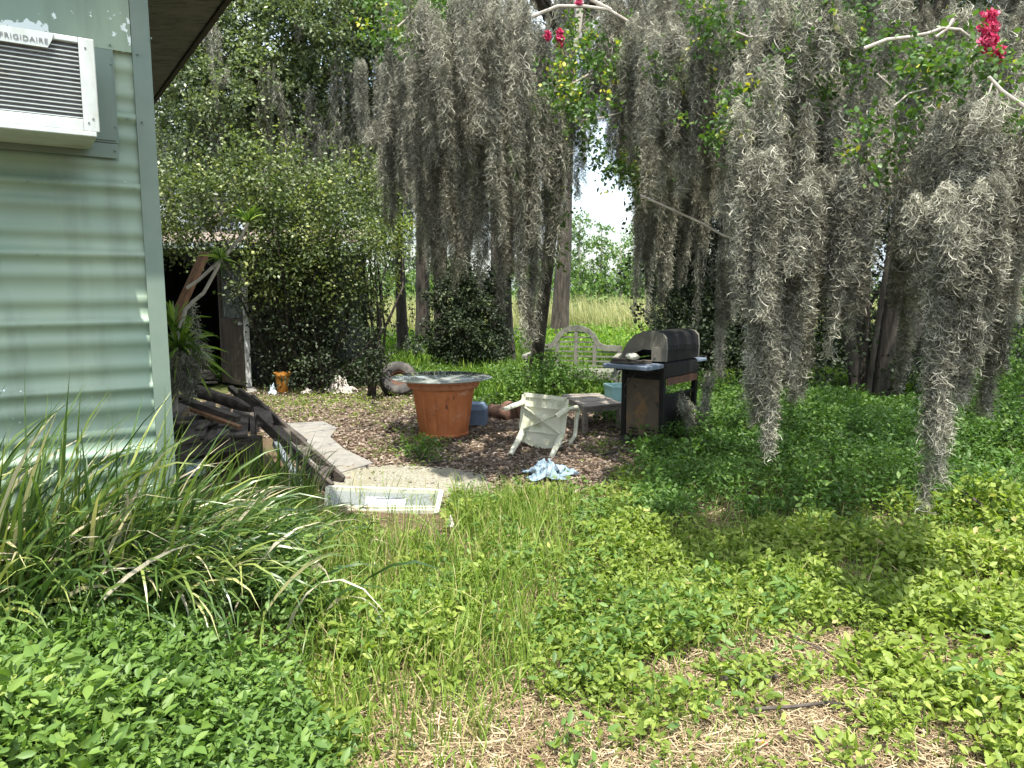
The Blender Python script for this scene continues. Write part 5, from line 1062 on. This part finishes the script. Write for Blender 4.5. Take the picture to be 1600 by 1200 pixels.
for v in (o0, bk, L0 + (o0 - L0) * .5):
    mb = MB(); mb.beam((v.x, v.y + .05, .34), (v.x, v.y + .05, -.05), .09, .09, up=(1, 0, 0)); mb.build('post', M['oldwood'], dk)
def plank(a_, b2, w_, h_, mat, lab, name='plank', cat='plank', group='loose rotten planks on the deck'):
    mb = MB(); mb.beam(a_, b2, w_, h_); return tagp(mb.build(name, M[mat], bevel=.003), lab, cat, group)
plank(at(268, 618, 6.3), at(372, 655, 6.1), .07, .05, 'oldwood', 'thick rotten board slanting across the deck below the moss ball'); plank(at(300, 640, 6.2), at(375, 668, 6.0), .05, .03, 'brownwood', 'reddish thin board lying lower on the deck'); plank(at(270, 655, 6.0), at(350, 650, 6.4), .08, .03, 'oldwood', 'short board at the near edge of the deck beside the house corner')
plank(at(360, 606, 7.2), at(398, 640, 6.7), .05, .05, 'oldwood', 'dark stub of a board at the far right corner of the deck'); plank(at(310, 672, 5.9), at(345, 640, 6.4), .07, .025, 'oldwood', 'mossy broken board crossing the others on the deck')
# rotten log with bark on the deck
mb = MB(); mb.tube([at(283, 606, 6.6), at(310, 612, 6.6), at(340, 622, 6.5), at(365, 628, 6.5), at(392, 640, 6.4)], [.04, .06, .05, .055, .03], 12, rough=.35); tagp(mb.build('rotten_log', M['bark']), 'dark rotten log lying on the deck beneath the moss ball', 'log')
# steps: stringers and treads, fallen flat against the deck
st = thing('wooden_steps', 'collapsed dark wooden steps leading down from the deck to the path', 'steps', tuple(G(530, 755, 0)))
rA0, rA1 = at(392, 622, 6.3), at(536, 752, 5.72); rB0, rB1 = at(402, 652, 6.0), at(518, 763, 5.45)
mb = MB(); mb.beam(rA0, rA1, .035, .085); mb.build('stringer', M['oldwood'], st, .004); mb = MB(); mb.beam(rB0, rB1, .035, .085); mb.build('stringer', M['oldwood'], st, .004)
mb = MB(); mb.beam(rA0.lerp(rA1, .0) + Vector((-.12, .05, .05)), rA0.lerp(rA1, .62) + Vector((-.02, .05, .03)), .03, .07); mb.build('handrail', M['oldwood'], st, .004)
mb = MB(); mb.beam(rB0.lerp(rB1, .25) + Vector((.02, -.06, -.06)), rB1 + Vector((-.2, -.05, -.0)), .04, .05); mb.build('batten', M['peel'], st)
for q in (.12, .36, .60, .84):
    mb = MB(); a_ = rA0.lerp(rA1, q); b2 = rB0.lerp(rB1, q); mb.beam(a_ + Vector((0, 0, .0)), b2, .13, .025); mb.build('tread', M['oldwood'], st)
# leaning brown board
plank(at(270, 505, 6.3), at(320, 396, 6.6), .10, .04, 'brownwood', 'reddish brown board leaning upright behind the house corner', 'leaning_board', 'board', None)
# blue lid under the leaves
p = G(300, 728, .12); mb = MB(); mb.lathe((p.x, p.y, .05), [(.09, 0), (.10, .01), (.10, .10), (.09, .11)], 24); tagp(mb.build('blue_tub', M['litterblue']), 'small pale blue tub half hidden in leaves under the deck edge', 'tub')

# dracaena like plant with long bare stems
dr = thing('yucca_plant', 'spiky leaved plant with two long bare pale stems in front of the shed', 'plant', tuple(G(268, 640, 0)))
mb = MB(); Y_ = 6.0
mb.tube([at(288, 486, Y_), at(303, 470, Y_), at(318, 458, Y_), at(328, 440, Y_), at(340, 418, Y_), at(345, 408, Y_)], [.016, .015, .014, .014, .013, .013], 8); mb.build('stem', M['bark_pale'], dr)
mb = MB(); mb.tube([at(292, 450, Y_), at(310, 438, Y_), at(335, 415, Y_), at(352, 400, Y_), at(365, 384, Y_), at(378, 368, Y_), at(388, 348, Y_)], [.013, .013, .014, .013, .013, .012, .012], 8); mb.build('stem', M['bark_pale'], dr)
mb = MB(); mb.tube([at(272, 640, Y_), at(276, 560, Y_), at(282, 510, Y_), at(290, 484, Y_)], [.03, .028, .022, .016], 8); mb.build('stem', M['bark_pale'], dr)
def rosette(px, py, Y_, n, L, w_, parent, up=1.0, bias=(0, 0, 0)):
    p = at(px, py, Y_); n_ = n; d = nrm(unit(n_) + np.array([0, 0, up]) + np.array(bias)); k_ = np.linspace(0, 1, 5)[None, :, None]
    Ls = (L * rng.uniform(.6, 1.1, n_))[:, None, None]; path = np.array(p)[None, None] + d[:, None] * k_ * Ls + np.array([0, 0, -1.0])[None, None] * (k_ ** 2.2) * Ls * .35
    v, f, r = ribbons(path, w_, np.array([.6, 1, .85, .55, .05])); link('leaf_tuft', npmesh('leaf_tuft', v, f, r), M['yucca'], parent)
rosette(388, 346, Y_, 34, .24, .018, dr, 1.2); rosette(345, 405, Y_, 34, .22, .018, dr, .8); rosette(280, 545, Y_, 70, .42, .03, dr, .5, (.3, -.2, 0)); rosette(272, 510, Y_, 40, .35, .028, dr, .6)
v, f, r = festoons([hang(280, 530, 612, 60, 5.9), hang(296, 545, 606, 44, 5.9), hang(270, 540, 620, 50, 5.85), hang(302, 470, 548, 10, 5.9)], .0034, .12, 9000, K=8, curl=.016, split=1)
tagp(link('spanish_moss', npmesh('spanish_moss', v, f, r), M['moss']), 'pale ball of Spanish moss hanging under the spiky plant by the house corner', 'Spanish moss', 'single tails of Spanish moss')

# ---------------------------------------------------------------- ground plants of the yard
LIT = [(262, 590), (560, 578), (700, 590), (780, 600), (985, 640), (1000, 690), (985, 715), (960, 768), (905, 772), (800, 790), (700, 782), (500, 776), (430, 690), (300, 650)]
STR = [(985, 1400), (1000, 1140), (940, 1080), (1040, 1030), (1140, 1000), (1220, 985), (1300, 985), (1400, 1010), (1460, 1060), (1560, 1110), (1700, 1130), (1800, 1400)]
STR2 = [(330, 1020), (400, 1000), (500, 1020), (560, 1070), (540, 1140), (430, 1130), (350, 1080)]
STR3 = [(560, 1140), (680, 1090), (860, 1110), (1000, 1120), (1000, 1400), (540, 1400)]
STR4 = [(1060, 800), (1130, 800), (1180, 830), (1120, 850)]
GRS = [(430, 790), (520, 790), (700, 778), (930, 790), (900, 860), (860, 960), (840, 1060), (760, 1180), (560, 1190), (500, 1060), (480, 960), (440, 880)]
def zone(x, y, poly, soft=22, z=0.0):
    px_, py_ = pix(x, y, z); px_ = px_ + soft * lump(x, y, 3.1); py_ = py_ + soft * .6 * lump(y + 9, x, 3.7); return inpoly(px_, py_, poly)
def visible(x, y):
    px_, _ = pix(x, y, 0 * x); return (px_ > -140) & (px_ < 1740)
def houseclear(x, y):      # keeps plants out of the house
    rx = x - CO.x; ry = y - CO.y; return ~(((rx * nd.x + ry * nd.y) < .03) & ((rx * wd.x + ry * wd.y) < .05))
def area(n, y0, y1, pw=1.6):
    y = y0 + (y1 - y0) * rng.random(n) ** pw; x = rng.uniform(-.80, .80, n) * (y + .35); k_ = visible(x, y) & houseclear(x, y); return x[k_], y[k_]
SASH = [(500, 740), (706, 740), (704, 856), (490, 850)]
objclear = lambda x, y, s=1.0: ~(((x - pc.x) ** 2 + (y - pc.y) ** 2 < .29 ** 2))

def plants(x, y, H, nl, L, T=LO, wide=.85, tilt=.3, spread=.07, z=None, bright=None):
    """little leafy weeds: whorls of leaves up a short stem"""
    n = len(x); z = hf(x, y) if z is None else z; I = np.repeat(np.arange(n), nl); m_ = len(I)
    hgt = H[I] * (1 - .75 * rng.random(m_) ** 1.4); a = rng.uniform(0, 6.28, m_); o_ = spread * np.sqrt(rng.random(m_)) * (1.3 - .6 * hgt / H[I])
    lean = rng.normal(0, .2, (n, 2))[I] * hgt[:, None]
    pos = np.stack([x[I] + np.cos(a) * o_ + lean[:, 0], y[I] + np.sin(a) * o_ + lean[:, 1], z[I] + hgt], -1)
    a2 = a + rng.normal(0, .5, m_); el = rng.normal(tilt, .45, m_); d = np.stack([np.cos(a2) * np.cos(el), np.sin(a2) * np.cos(el), np.sin(el)], -1)
    b = rng.normal(.45, .16, n) if bright is None else bright
    rn = np.clip(b[I] + rng.normal(0, .16, m_), 0, 1)
    return leaves(pos, d, (L if np.ndim(L) == 0 else np.asarray(L)[I]) * rng.uniform(.5, 1.2, m_), T, rnd=rn, wide=wide, jit=.55)
def mound(x, y): return .5 + .5 * lump(x, y, 2.3)
# sunlit ground cover in front
x, y = area(23000, 1.75, 8.8, 1.35)
px_, py_ = pix(x, y, 0 * x)
lit = zone(x, y, LIT); st1 = zone(x, y, STR, 26) | zone(x, y, STR2, 20) | zone(x, y, STR3, 26) | zone(x, y, STR4, 14); gr = zone(x, y, GRS, 30)
patchy = mound(x * 1.1, y * 1.1)
keep = ~lit & ~(st1 & (rng.random(len(x)) > .06 + .42 * (patchy > .64))) & ~(gr & (rng.random(len(x)) > .12 + .75 * (lump(x * 1.2, y * 1.2 + 3, 2.2) > .25))) & ~zone(x, y, SASH, 0)
left = (px_ < 470 + 60 * lump(x, y, 2)) & (py_ > 840); keep &= ~((py_ > 700) & (py_ < 960 - np.maximum(px_ - 300, 0) * .55 + 25 * lump(x, y, 2.2)) & (px_ < 500)) & ~((lump(x * 1.6 + 5, y * 1.6, 2.6) > .46) & (rng.random(len(x)) > .2)) & ~((px_ < 430) & (py_ < 720))
x, y, left, patchy, px_, py_, gr, st1 = (q[keep] for q in (x, y, left, patchy, px_, py_, gr, st1))
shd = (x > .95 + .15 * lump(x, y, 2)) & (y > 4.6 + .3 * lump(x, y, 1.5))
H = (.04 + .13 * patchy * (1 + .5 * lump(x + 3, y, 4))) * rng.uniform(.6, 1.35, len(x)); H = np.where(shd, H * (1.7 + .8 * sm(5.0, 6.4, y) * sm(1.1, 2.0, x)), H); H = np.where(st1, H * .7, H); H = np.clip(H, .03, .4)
a_ = ~left & ~shd
sp2 = a_ & (rng.random(len(x)) > .80) & (lump(x, y + 7, 1.9) > -.1); a_ &= ~sp2      # a second, larger leaved weed scattered through the first
v, f, r = plants(x[sp2], y[sp2], H[sp2] * 1.5 + .03, 11, .05, wide=.8, spread=.06, tilt=.15, bright=.25 + .3 * patchy[sp2])
tagp(link('scattered_weeds', npmesh('scattered_weeds', v, f, r), M['weed']), 'larger leaved green weeds mixed into the bright low cover', kind='stuff')
v, f, r = plants(x[a_], y[a_], H[a_], 19, .024 + .016 * patchy[a_] + .022 * rng.random(a_.sum()) ** 3, wide=.95, spread=.065, bright=.35 + .3 * patchy[a_])
tagp(link('ground_cover', npmesh('ground_cover', v, f, r), M['cover']), 'bright yellow green low leafy weeds over the sunny foreground', kind='stuff')
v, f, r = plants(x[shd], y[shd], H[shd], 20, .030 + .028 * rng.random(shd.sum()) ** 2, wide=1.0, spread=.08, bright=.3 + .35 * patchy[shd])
tagp(link('shaded_ground_cover', npmesh('shaded_ground_cover', v, f, r), M['covershade']), 'leafy weeds below the hanging moss, their green deepened for shade', kind='stuff')
H2 = .08 + .17 * patchy[left] + .08 * rng.random(left.sum())
v, f, r = plants(x[left], y[left], H2, 20, .028 + .036 * rng.random(left.sum()) ** 2, wide=.85, spread=.08, bright=.3 + .35 * patchy[left])
tagp(link('tall_weeds', npmesh('tall_weeds', v, f, r), M['weed']), 'taller broad leaved green weeds in the lower left', kind='stuff')
# more shaded plants at right between the stems, up to the back
x, y = area(15000, 6.2, 11.5, 1.0); k_ = (x > 1.25 + .25 * lump(x, y, 2)) & ~((x < 1.9) & (y < 7.6) & (y > 6.6)); x, y = x[k_], y[k_]
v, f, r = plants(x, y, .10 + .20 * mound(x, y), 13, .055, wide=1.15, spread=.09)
tagp(link('shaded_weeds', npmesh('shaded_weeds', v, f, r), M['covershade']), 'weeds round the foot of the multi stemmed tree, green darkened for shade', kind='stuff')
# weeds along the back of the litter and by the shed
x, y = area(14000, 7.6, 13, 1.0); px_, py_ = pix(x, y, 0 * x)
k_ = (x < 1.2) & ((y > 12.0 + .3 * lump(x, y, 2)) | ((x > -.75) & (y > 9.2 + .4 * lump(x, y, 2)))); x, y = x[k_], y[k_]
v, f, r = plants(x, y, .08 + .22 * mound(x, y), 13, .055, wide=1.0, spread=.10)
tagp(link('back_weeds', npmesh('back_weeds', v, f, r), M['weed']), 'green weeds along the back edge of the leaf littered patch', kind='stuff')
# small patches of green in the litter
pt_ = []
for (px0, py0, n, w_, h_) in ((500, 628, 160, 60, 14), (590, 632, 160, 60, 16), (650, 700, 90, 34, 18), (668, 690, 60, 20, 14), (850, 775, 60, 30, 8), (450, 640, 60, 30, 14), (760, 600, 120, 60, 14), (935, 700, 40, 20, 10)):
    for _ in range(n): g = G(px0 + random.gauss(0, w_), py0 + random.gauss(0, h_), 0); pt_.append((g.x, g.y))
pt_ = np.array(pt_); k_ = objclear(pt_[:, 0], pt_[:, 1]); pt_ = pt_[k_]
v, f, r = plants(pt_[:, 0], pt_[:, 1], rng.uniform(.02, .09, len(pt_)), 8, .035, spread=.05)
tagp(link('litter_weeds', npmesh('litter_weeds', v, f, r), M['cover']), 'small green patches sprouting through the leaf litter', kind='stuff')
# one sapling in front of the pot
g = G(655, 722, 0); t = thing('weed_plant', 'bushy green weed growing in the leaves in front of the terracotta pot', 'weed', (g.x, g.y, 0))
n = 11; xs = g.x + rng.normal(0, .09, n); ys = g.y + rng.normal(0, .09, n)
v, f, r = plants(xs, ys, rng.uniform(.10, .26, n), 16, .055, wide=.9, spread=.05, z=np.zeros(n)); link('foliage', npmesh('foliage', v, f, r), M['covershade'], t)
mb = MB()
for a_, b2 in zip(xs, ys): mb.tube([(g.x, g.y, -.01), ((g.x + a_) / 2, (g.y + b2) / 2, .08), (a_, b2, .2)], [.004, .003, .002], 5)
mb.build('stem', M['yellow'], t); t.children[-1].data.materials.clear(); t.children[-1].data.materials.append(M['covershade'])
# big leaved weeds in the lower left corner
for (px0, py0, Y_, nn, L, lab) in ((195, 1140, 2.25, 7, .085, 'broad leaved weed with long toothed leaves in the lower left corner'), (255, 1120, 2.3, 6, .06, 'smaller broad leaved weed just right of the largest one, lower left'), (110, 1060, 2.5, 7, .06, 'broad leaved weed near the left edge above the largest one')):
    p = at(px0, py0, Y_); t = thing('broad_leaved_weed', lab, 'weed', (p.x, p.y, float(hf(p.x, p.y))))
    an = rng.uniform(0, 6.28, nn) ; el = rng.uniform(-.1, .4, nn); d = np.stack([np.cos(an) * np.cos(el), np.sin(an) * np.cos(el), np.sin(el)], -1)
    v, f, r = leaves(np.array(p)[None] + d * .015, d, L * rng.uniform(.8, 1.3, nn), LO, wide=1.1, jit=.15, rnd=rng.uniform(.5, .85, nn)); link('leaves', npmesh('leaves', v, f, r), M['weed'], t)
    mb = MB(); mb.tube([(p.x, p.y, float(hf(p.x, p.y)) - .02), tuple(p)], [.005, .003], 6); mb.build('stem', M['weed'], t)
# white daisies
fl_ = [(12, 935, 2.9, 'leftmost white daisy at the left edge above the weeds'), (48, 873, 3.3, 'small white daisy highest up at left among the strap leaves'), (88, 960, 2.8, 'orange centred daisy between the leftmost one and the one facing up'), (132, 998, 2.65, 'white daisy facing up with a wide yellow centre, lowest of the daisies'), (186, 936, 2.9, 'daisy with few petals right of the others'), (256, 1012, 2.7, 'yellow bud like daisy without petals'), (1192, 1160, 2.35, 'tiny red blossom lying on the straw')]
for px0, py0, Y_, lab in fl_:
    p = at(px0, py0, Y_ * .92); red = 'red' in lab
    if red: p = G(px0, py0, .03)
    t = thing('daisy' if not red else 'red_blossom', lab, 'flower', tuple(p)); n = 5 if 'bud' not in lab else 2
    an = np.linspace(0, 6.28, n, endpoint=False) + random.random(); d = np.stack([np.cos(an), np.sin(an), np.full(n, .12)], -1)
    v, f, r = leaves(np.array(p)[None] + d * .004, d, np.full(n, .016), LO, wide=1.5, jit=.1); link('petals', npmesh('petals', v, f, r), M['pink' if red else 'petal'], t)
    mb = MB(); mb.lathe(tuple(p), [(.001, .006), (.004, .005), (.006, .001), (.004, -.003)], 10, closed=False); mb.build('centre', M['yellow'], t)
    if not red:
        mb = MB(); gz = float(hf(p.x, p.y)); mb.tube([(p.x + .02, p.y + .02, gz), (p.x, p.y, p.z - .003)], .0012, 5); mb.build('stem', M['weed'], t)

# ---------------------------------------------------------------- grasses
x, y = area(70000, 1.8, 6.6, 1.4); px_, py_ = pix(x, y, 0 * x)
gr = zone(x, y, GRS, 40); other = (lump(x * 1.3, y * 1.3, 2.4) > .25) & ~zone(x, y, LIT, 20); inl = (px_ < 430) & (py_ < 880)
k_ = (gr & (rng.random(len(x)) > .25 + .45 * (lump(x * 1.2, y * 1.2 + 3, 2.2) > .25))) | (other & (rng.random(len(x)) > .62)) | (rng.random(len(x)) > .80); k_ &= ~inl & ~zone(x, y, LIT, 12) & ~(zone(x, y, SASH, 0) & (rng.random(len(x)) > .12)) & ~((py_ > 985) & (px_ > 1180) & (rng.random(len(x)) > .1)); x, y = x[k_], y[k_]; g_ = zone(x, y, GRS, 40); n = len(x)
h = np.where(g_, rng.uniform(.10, .30, n), rng.uniform(.07, .20, n)) * (1 + .25 * lump(x, y, 2.5)) * (.45 + .55 * sm(1.6, 3.6, y))
v, f, r = blades(x, y, hf(x, y), h, .0056, .30, rnd=rng.random(n) ** .8)
tagp(link('long_grass', npmesh('long_grass', v, f, r), M['grass']), 'long green grass in the middle of the foreground', kind='stuff')
# grass round the sash and up to the slabs
x = rng.uniform(-1.9, .2, 3600); y = rng.uniform(4.4, 5.35, 3600); px_, py_ = pix(x, y, 0 * x); k_ = (py_ > 780) & ~zone(x, y, SASH, 0); x, y = x[k_], y[k_]
v, f, r = blades(x, y, hf(x, y), rng.uniform(.08, .26, len(x)), .005, .3); tagp(link('edge_grass', npmesh('edge_grass', v, f, r), M['grass']), 'tufts of green grass round the fallen window sash', kind='stuff')
# fallen straw
x, y = area(80000, 1.75, 6.2, 1.5); k_ = (lump(x * 1.6 + 5, y * 1.6, 2.6) > .34) & ~zone(x, y, LIT, 0) | zone(x, y, STR, 30) | zone(x, y, STR2, 26) | zone(x, y, STR3, 34) | zone(x, y, STR4, 20) | ((rng.random(len(x)) > .90) & ~zone(x, y, LIT, 0)); x, y = x[k_], y[k_]; n = len(x)
def lying(x, y, L, w_, zr, K=5, curve=.5):
    n = len(x); a = rng.uniform(0, 6.28, n); k_ = np.linspace(-.5, .5, K)[None]; c_ = rng.normal(0, curve, n)[:, None]; L = (L * np.ones(n))[:, None]
    aa = a[:, None] + c_ * k_ * 2; X_ = x[:, None] + np.cos(aa) * L * k_; Y_ = y[:, None] + np.sin(aa) * L * k_
    Z_ = hf(X_, Y_) + .004 + (rng.random(n) * zr)[:, None] + (rng.normal(0, .06, n)[:, None] * L * k_) + .02 * np.abs(k_) * rng.random(n)[:, None]
    return ribbons(np.stack([X_, Y_, np.maximum(Z_, hf(X_, Y_) + .003)], -1), w_, np.ones(K), side=np.stack([-np.sin(a) * .0 + rng.normal(0, .5, n), rng.normal(0, .5, n), np.ones(n)], -1)[:, None] * 1.0)
v, f, r = lying(x, y, rng.uniform(.05, .24, n), rng.uniform(.0018, .0042, n), .035, curve=.7)
tagp(link('straw', npmesh('straw', v, f, r), M['straw']), 'dry tan straw lying thick on the ground at lower right', kind='stuff')
for (pts, r0, lab) in (([(1180, 1108), (1240, 1104), (1290, 1098), (1340, 1102), (1400, 1112), (1450, 1125)], .007, 'long thin brown branch lying across the straw'), ([(1130, 1060), (1170, 1062), (1215, 1056)], .009, 'short dark stick at the edge of the straw'), ([(1240, 995), (1270, 1008), (1300, 1022)], .004, 'short pale stick at the back edge of the straw')):
    mb = MB(); mb.tube([G(a_, b2, .045) for a_, b2 in pts], [r0 * (1 - .1 * i_) for i_ in range(len(pts))], 7, rough=.2); tagp(mb.build('fallen_branch', M['oldwood']), lab, 'branch')
for (pts, r0, lab) in (([(930, 712), (968, 704), (1000, 700)], .012, 'grey stick lying by the left wheel of the barbecue'), ([(650, 728), (672, 722), (700, 720)], .009, 'dark stick in the leaves in front of the pot'), ([(700, 690), (742, 684), (778, 668)], .005, 'thin twig reaching from the pot towards the chair'), ([(905, 672), (935, 678), (965, 682)], .012, 'dark branch under the wooden table')):
    mb = MB(); mb.tube([G(a_, b2, .03) for a_, b2 in pts], [r0 * (1 - .15 * i_) for i_ in range(len(pts))], 7, rough=.3); tagp(mb.build('fallen_branch', M['bark']), lab, 'branch')
# leaf litter
x = rng.uniform(-4.2, 2.1, 62000); y = 5.0 + 6.6 * rng.random(62000) ** 1.15; px_, py_ = pix(x, y, 0 * x)
PATH = [(440, 664), (505, 660), (525, 670), (516, 684), (540, 704), (575, 722), (535, 734), (500, 739), (470, 706)]; PAV = [(510, 742), (540, 737), (610, 730), (690, 734), (740, 745), (745, 766), (690, 780), (640, 788), (520, 780)]
k_ = zone(x, y, LIT, 14) & objclear(x, y) & ~(zone(x, y, PATH, 3) & (rng.random(len(x)) > .04)) & ~(zone(x, y, PAV, 10) & (rng.random(len(x)) > .05)); k_ |= (rng.random(len(x)) > .85) & objclear(x, y) & (y < 8) & (x > -1.3) & ~zone(x, y, PATH, 3) & ~zone(x, y, PAV, 10)
k_ &= lump(x * 2, y * 2, 2) > -.9; x, y = x[k_], y[k_]; n = len(x)
d = np.stack([rng.normal(size=n), rng.normal(size=n), rng.normal(0, .22, n)], -1)
v, f, r = leaves(np.stack([x, y, hf(x, y) + .006 + .02 * rng.random(n)], -1), d, rng.uniform(.018, .055, n), LD, wide=.9, jit=.5)
tagp(link('leaf_litter', npmesh('leaf_litter', v, f, r), M['litter']), 'dry brown fallen leaves round the pot and the chair', kind='stuff')
x = rng.uniform(-3.2, 1.6, 5200); y = rng.uniform(5.3, 9.6, 5200); k_ = zone(x, y, LIT, 10) & objclear(x, y) & ~zone(x, y, PATH, 0) & ~zone(x, y, PAV, 0); x, y = x[k_], y[k_]
v, f, r = lying(x, y, rng.uniform(.05, .25, len(x)), .005, .02); tagp(link('twig_litter', npmesh('twig_litter', v, f, r), M['litter']), 'thin dead twigs scattered through the leaf litter', kind='stuff')

# ---------------------------------------------------------------- strap leaved lilies by the house
def lily(lab, n, cx, cy, sx_, sy_, hr, dirm, dirs, lean, w_, mat='lily', z0=None, K=8, droop=.5):
    x = rng.normal(cx, sx_, n); y = rng.normal(cy, sy_, n); k_ = houseclear(x, y); x, y = x[k_], y[k_]; n = len(x)
    h = rng.uniform(*hr, n); a = rng.normal(dirm, dirs, n); k_ = np.linspace(0, 1, K)[None]; th0 = np.clip(np.abs(rng.normal(lean * .4, .15, n)), .03, 1.2)[:, None]; th1 = np.clip(rng.normal(lean * 1.6, .5, n), .1, 2.6)[:, None] 
    th = th0 + (th1 - th0) * k_ ** (1 / droop); ds = h[:, None] / (K - 1)
    hz = np.cumsum(np.sin(th) * ds, 1) - np.sin(th[:, :1]) * ds; vz = np.cumsum(np.cos(th) * ds, 1) - np.cos(th[:, :1]) * ds
    z = hf(x, y)[:, None] + vz; X_ = x[:, None] + np.cos(a)[:, None] * hz; Y_ = y[:, None] + np.sin(a)[:, None] * hz
    out = ((X_ - CO.x) * nd.x + (Y_ - CO.y) * nd.y); hit = (out < .03) & (((X_ - CO.x) * wd.x + (Y_ - CO.y) * wd.y) < .05)
    psh = np.where(hit, .03 - out, 0); X_ = X_ + psh * nd.x; Y_ = Y_ + psh * nd.y
    z = np.maximum(z, hf(X_, Y_) + .02)
    tap = np.interp(np.linspace(0, 1, K), [0, .25, .7, 1], [.8, 1, .75, .04])
    side = np.stack([np.cos(a), np.sin(a), np.zeros(n)], -1); side = np.stack([np.cos(a + rng.normal(0, .35, n)), np.sin(a + rng.normal(0, .35, n)), rng.normal(.6, .3, n)], -1)
    rn = rng.random(n) ** .9; v, f, r = ribbons(np.stack([X_, Y_, z], -1), w_ * rng.uniform(.6, 1.15, n), tap, rn, side[:, None])
    t = thing('lily_clump', lab, 'plant', (cx, cy, float(hf(cx, cy))), group='strap leaved clumps along the house'); link('leaves', npmesh('leaves', v, f, r), M[mat], t)
lily('tallest dark strap leaved clump against the green wall at the left edge', 230, -2.0, 2.78, .22, .10, (.5, 1.05), .45, .8, .45, .02)
lily('upright strap leaved clump in front of the middle of the green wall', 190, -1.65, 2.95, .16, .12, (.45, .92), .25, .7, .6, .017)
lily('arching strap leaved clump below the corner of the green house', 230, -1.42, 3.35, .16, .14, (.32, .62), .1, .8, .85, .016)
lily('pale fallen strap leaves sprawling right from the house corner', 230, -1.5, 3.7, .24, .14, (.25, .5), -.2, .9, 1.4, .014)
lily('strap leaved clump sprawling towards the window sash', 150, -1.15, 4.25, .16, .14, (.2, .42), -.5, 1.0, 1.4, .012)
lily('untidy strap leaved clump with dry tan leaves in front, above the daisies', 230, -1.75, 3.0, .28, .14, (.4, .8), -.7, .9, 1.3, .016)
lily('dark sprawling strap leaved clump over the weeds at the lower left of the wall', 260, -1.65, 2.9, .28, .12, (.4, .85), -.15, .6, 1.15, .018)
lily('long pale strap leaves arching right across the front of the clumps', 110, -1.5, 3.05, .22, .14, (.4, .8), -.2, .7, 1.2, .017)
lily('low dark strap leaved clump at the left edge under the tallest one', 260, -2.0, 2.72, .22, .1, (.4, .8), -.1, .8, 1.0, .018)
lily('bright yellow green upright clump growing in front of the deck', 70, -1.75, 4.75, .13, .12, (.35, .62), .2, 1.6, .4, .02, mat='yucca')
lily('thin clump with withered tips beside the collapsed steps', 60, -1.5, 4.9, .07, .08, (.35, .62), .4, 1.2, .5, .014)
# big clump of weeds with leaf heads by the sash
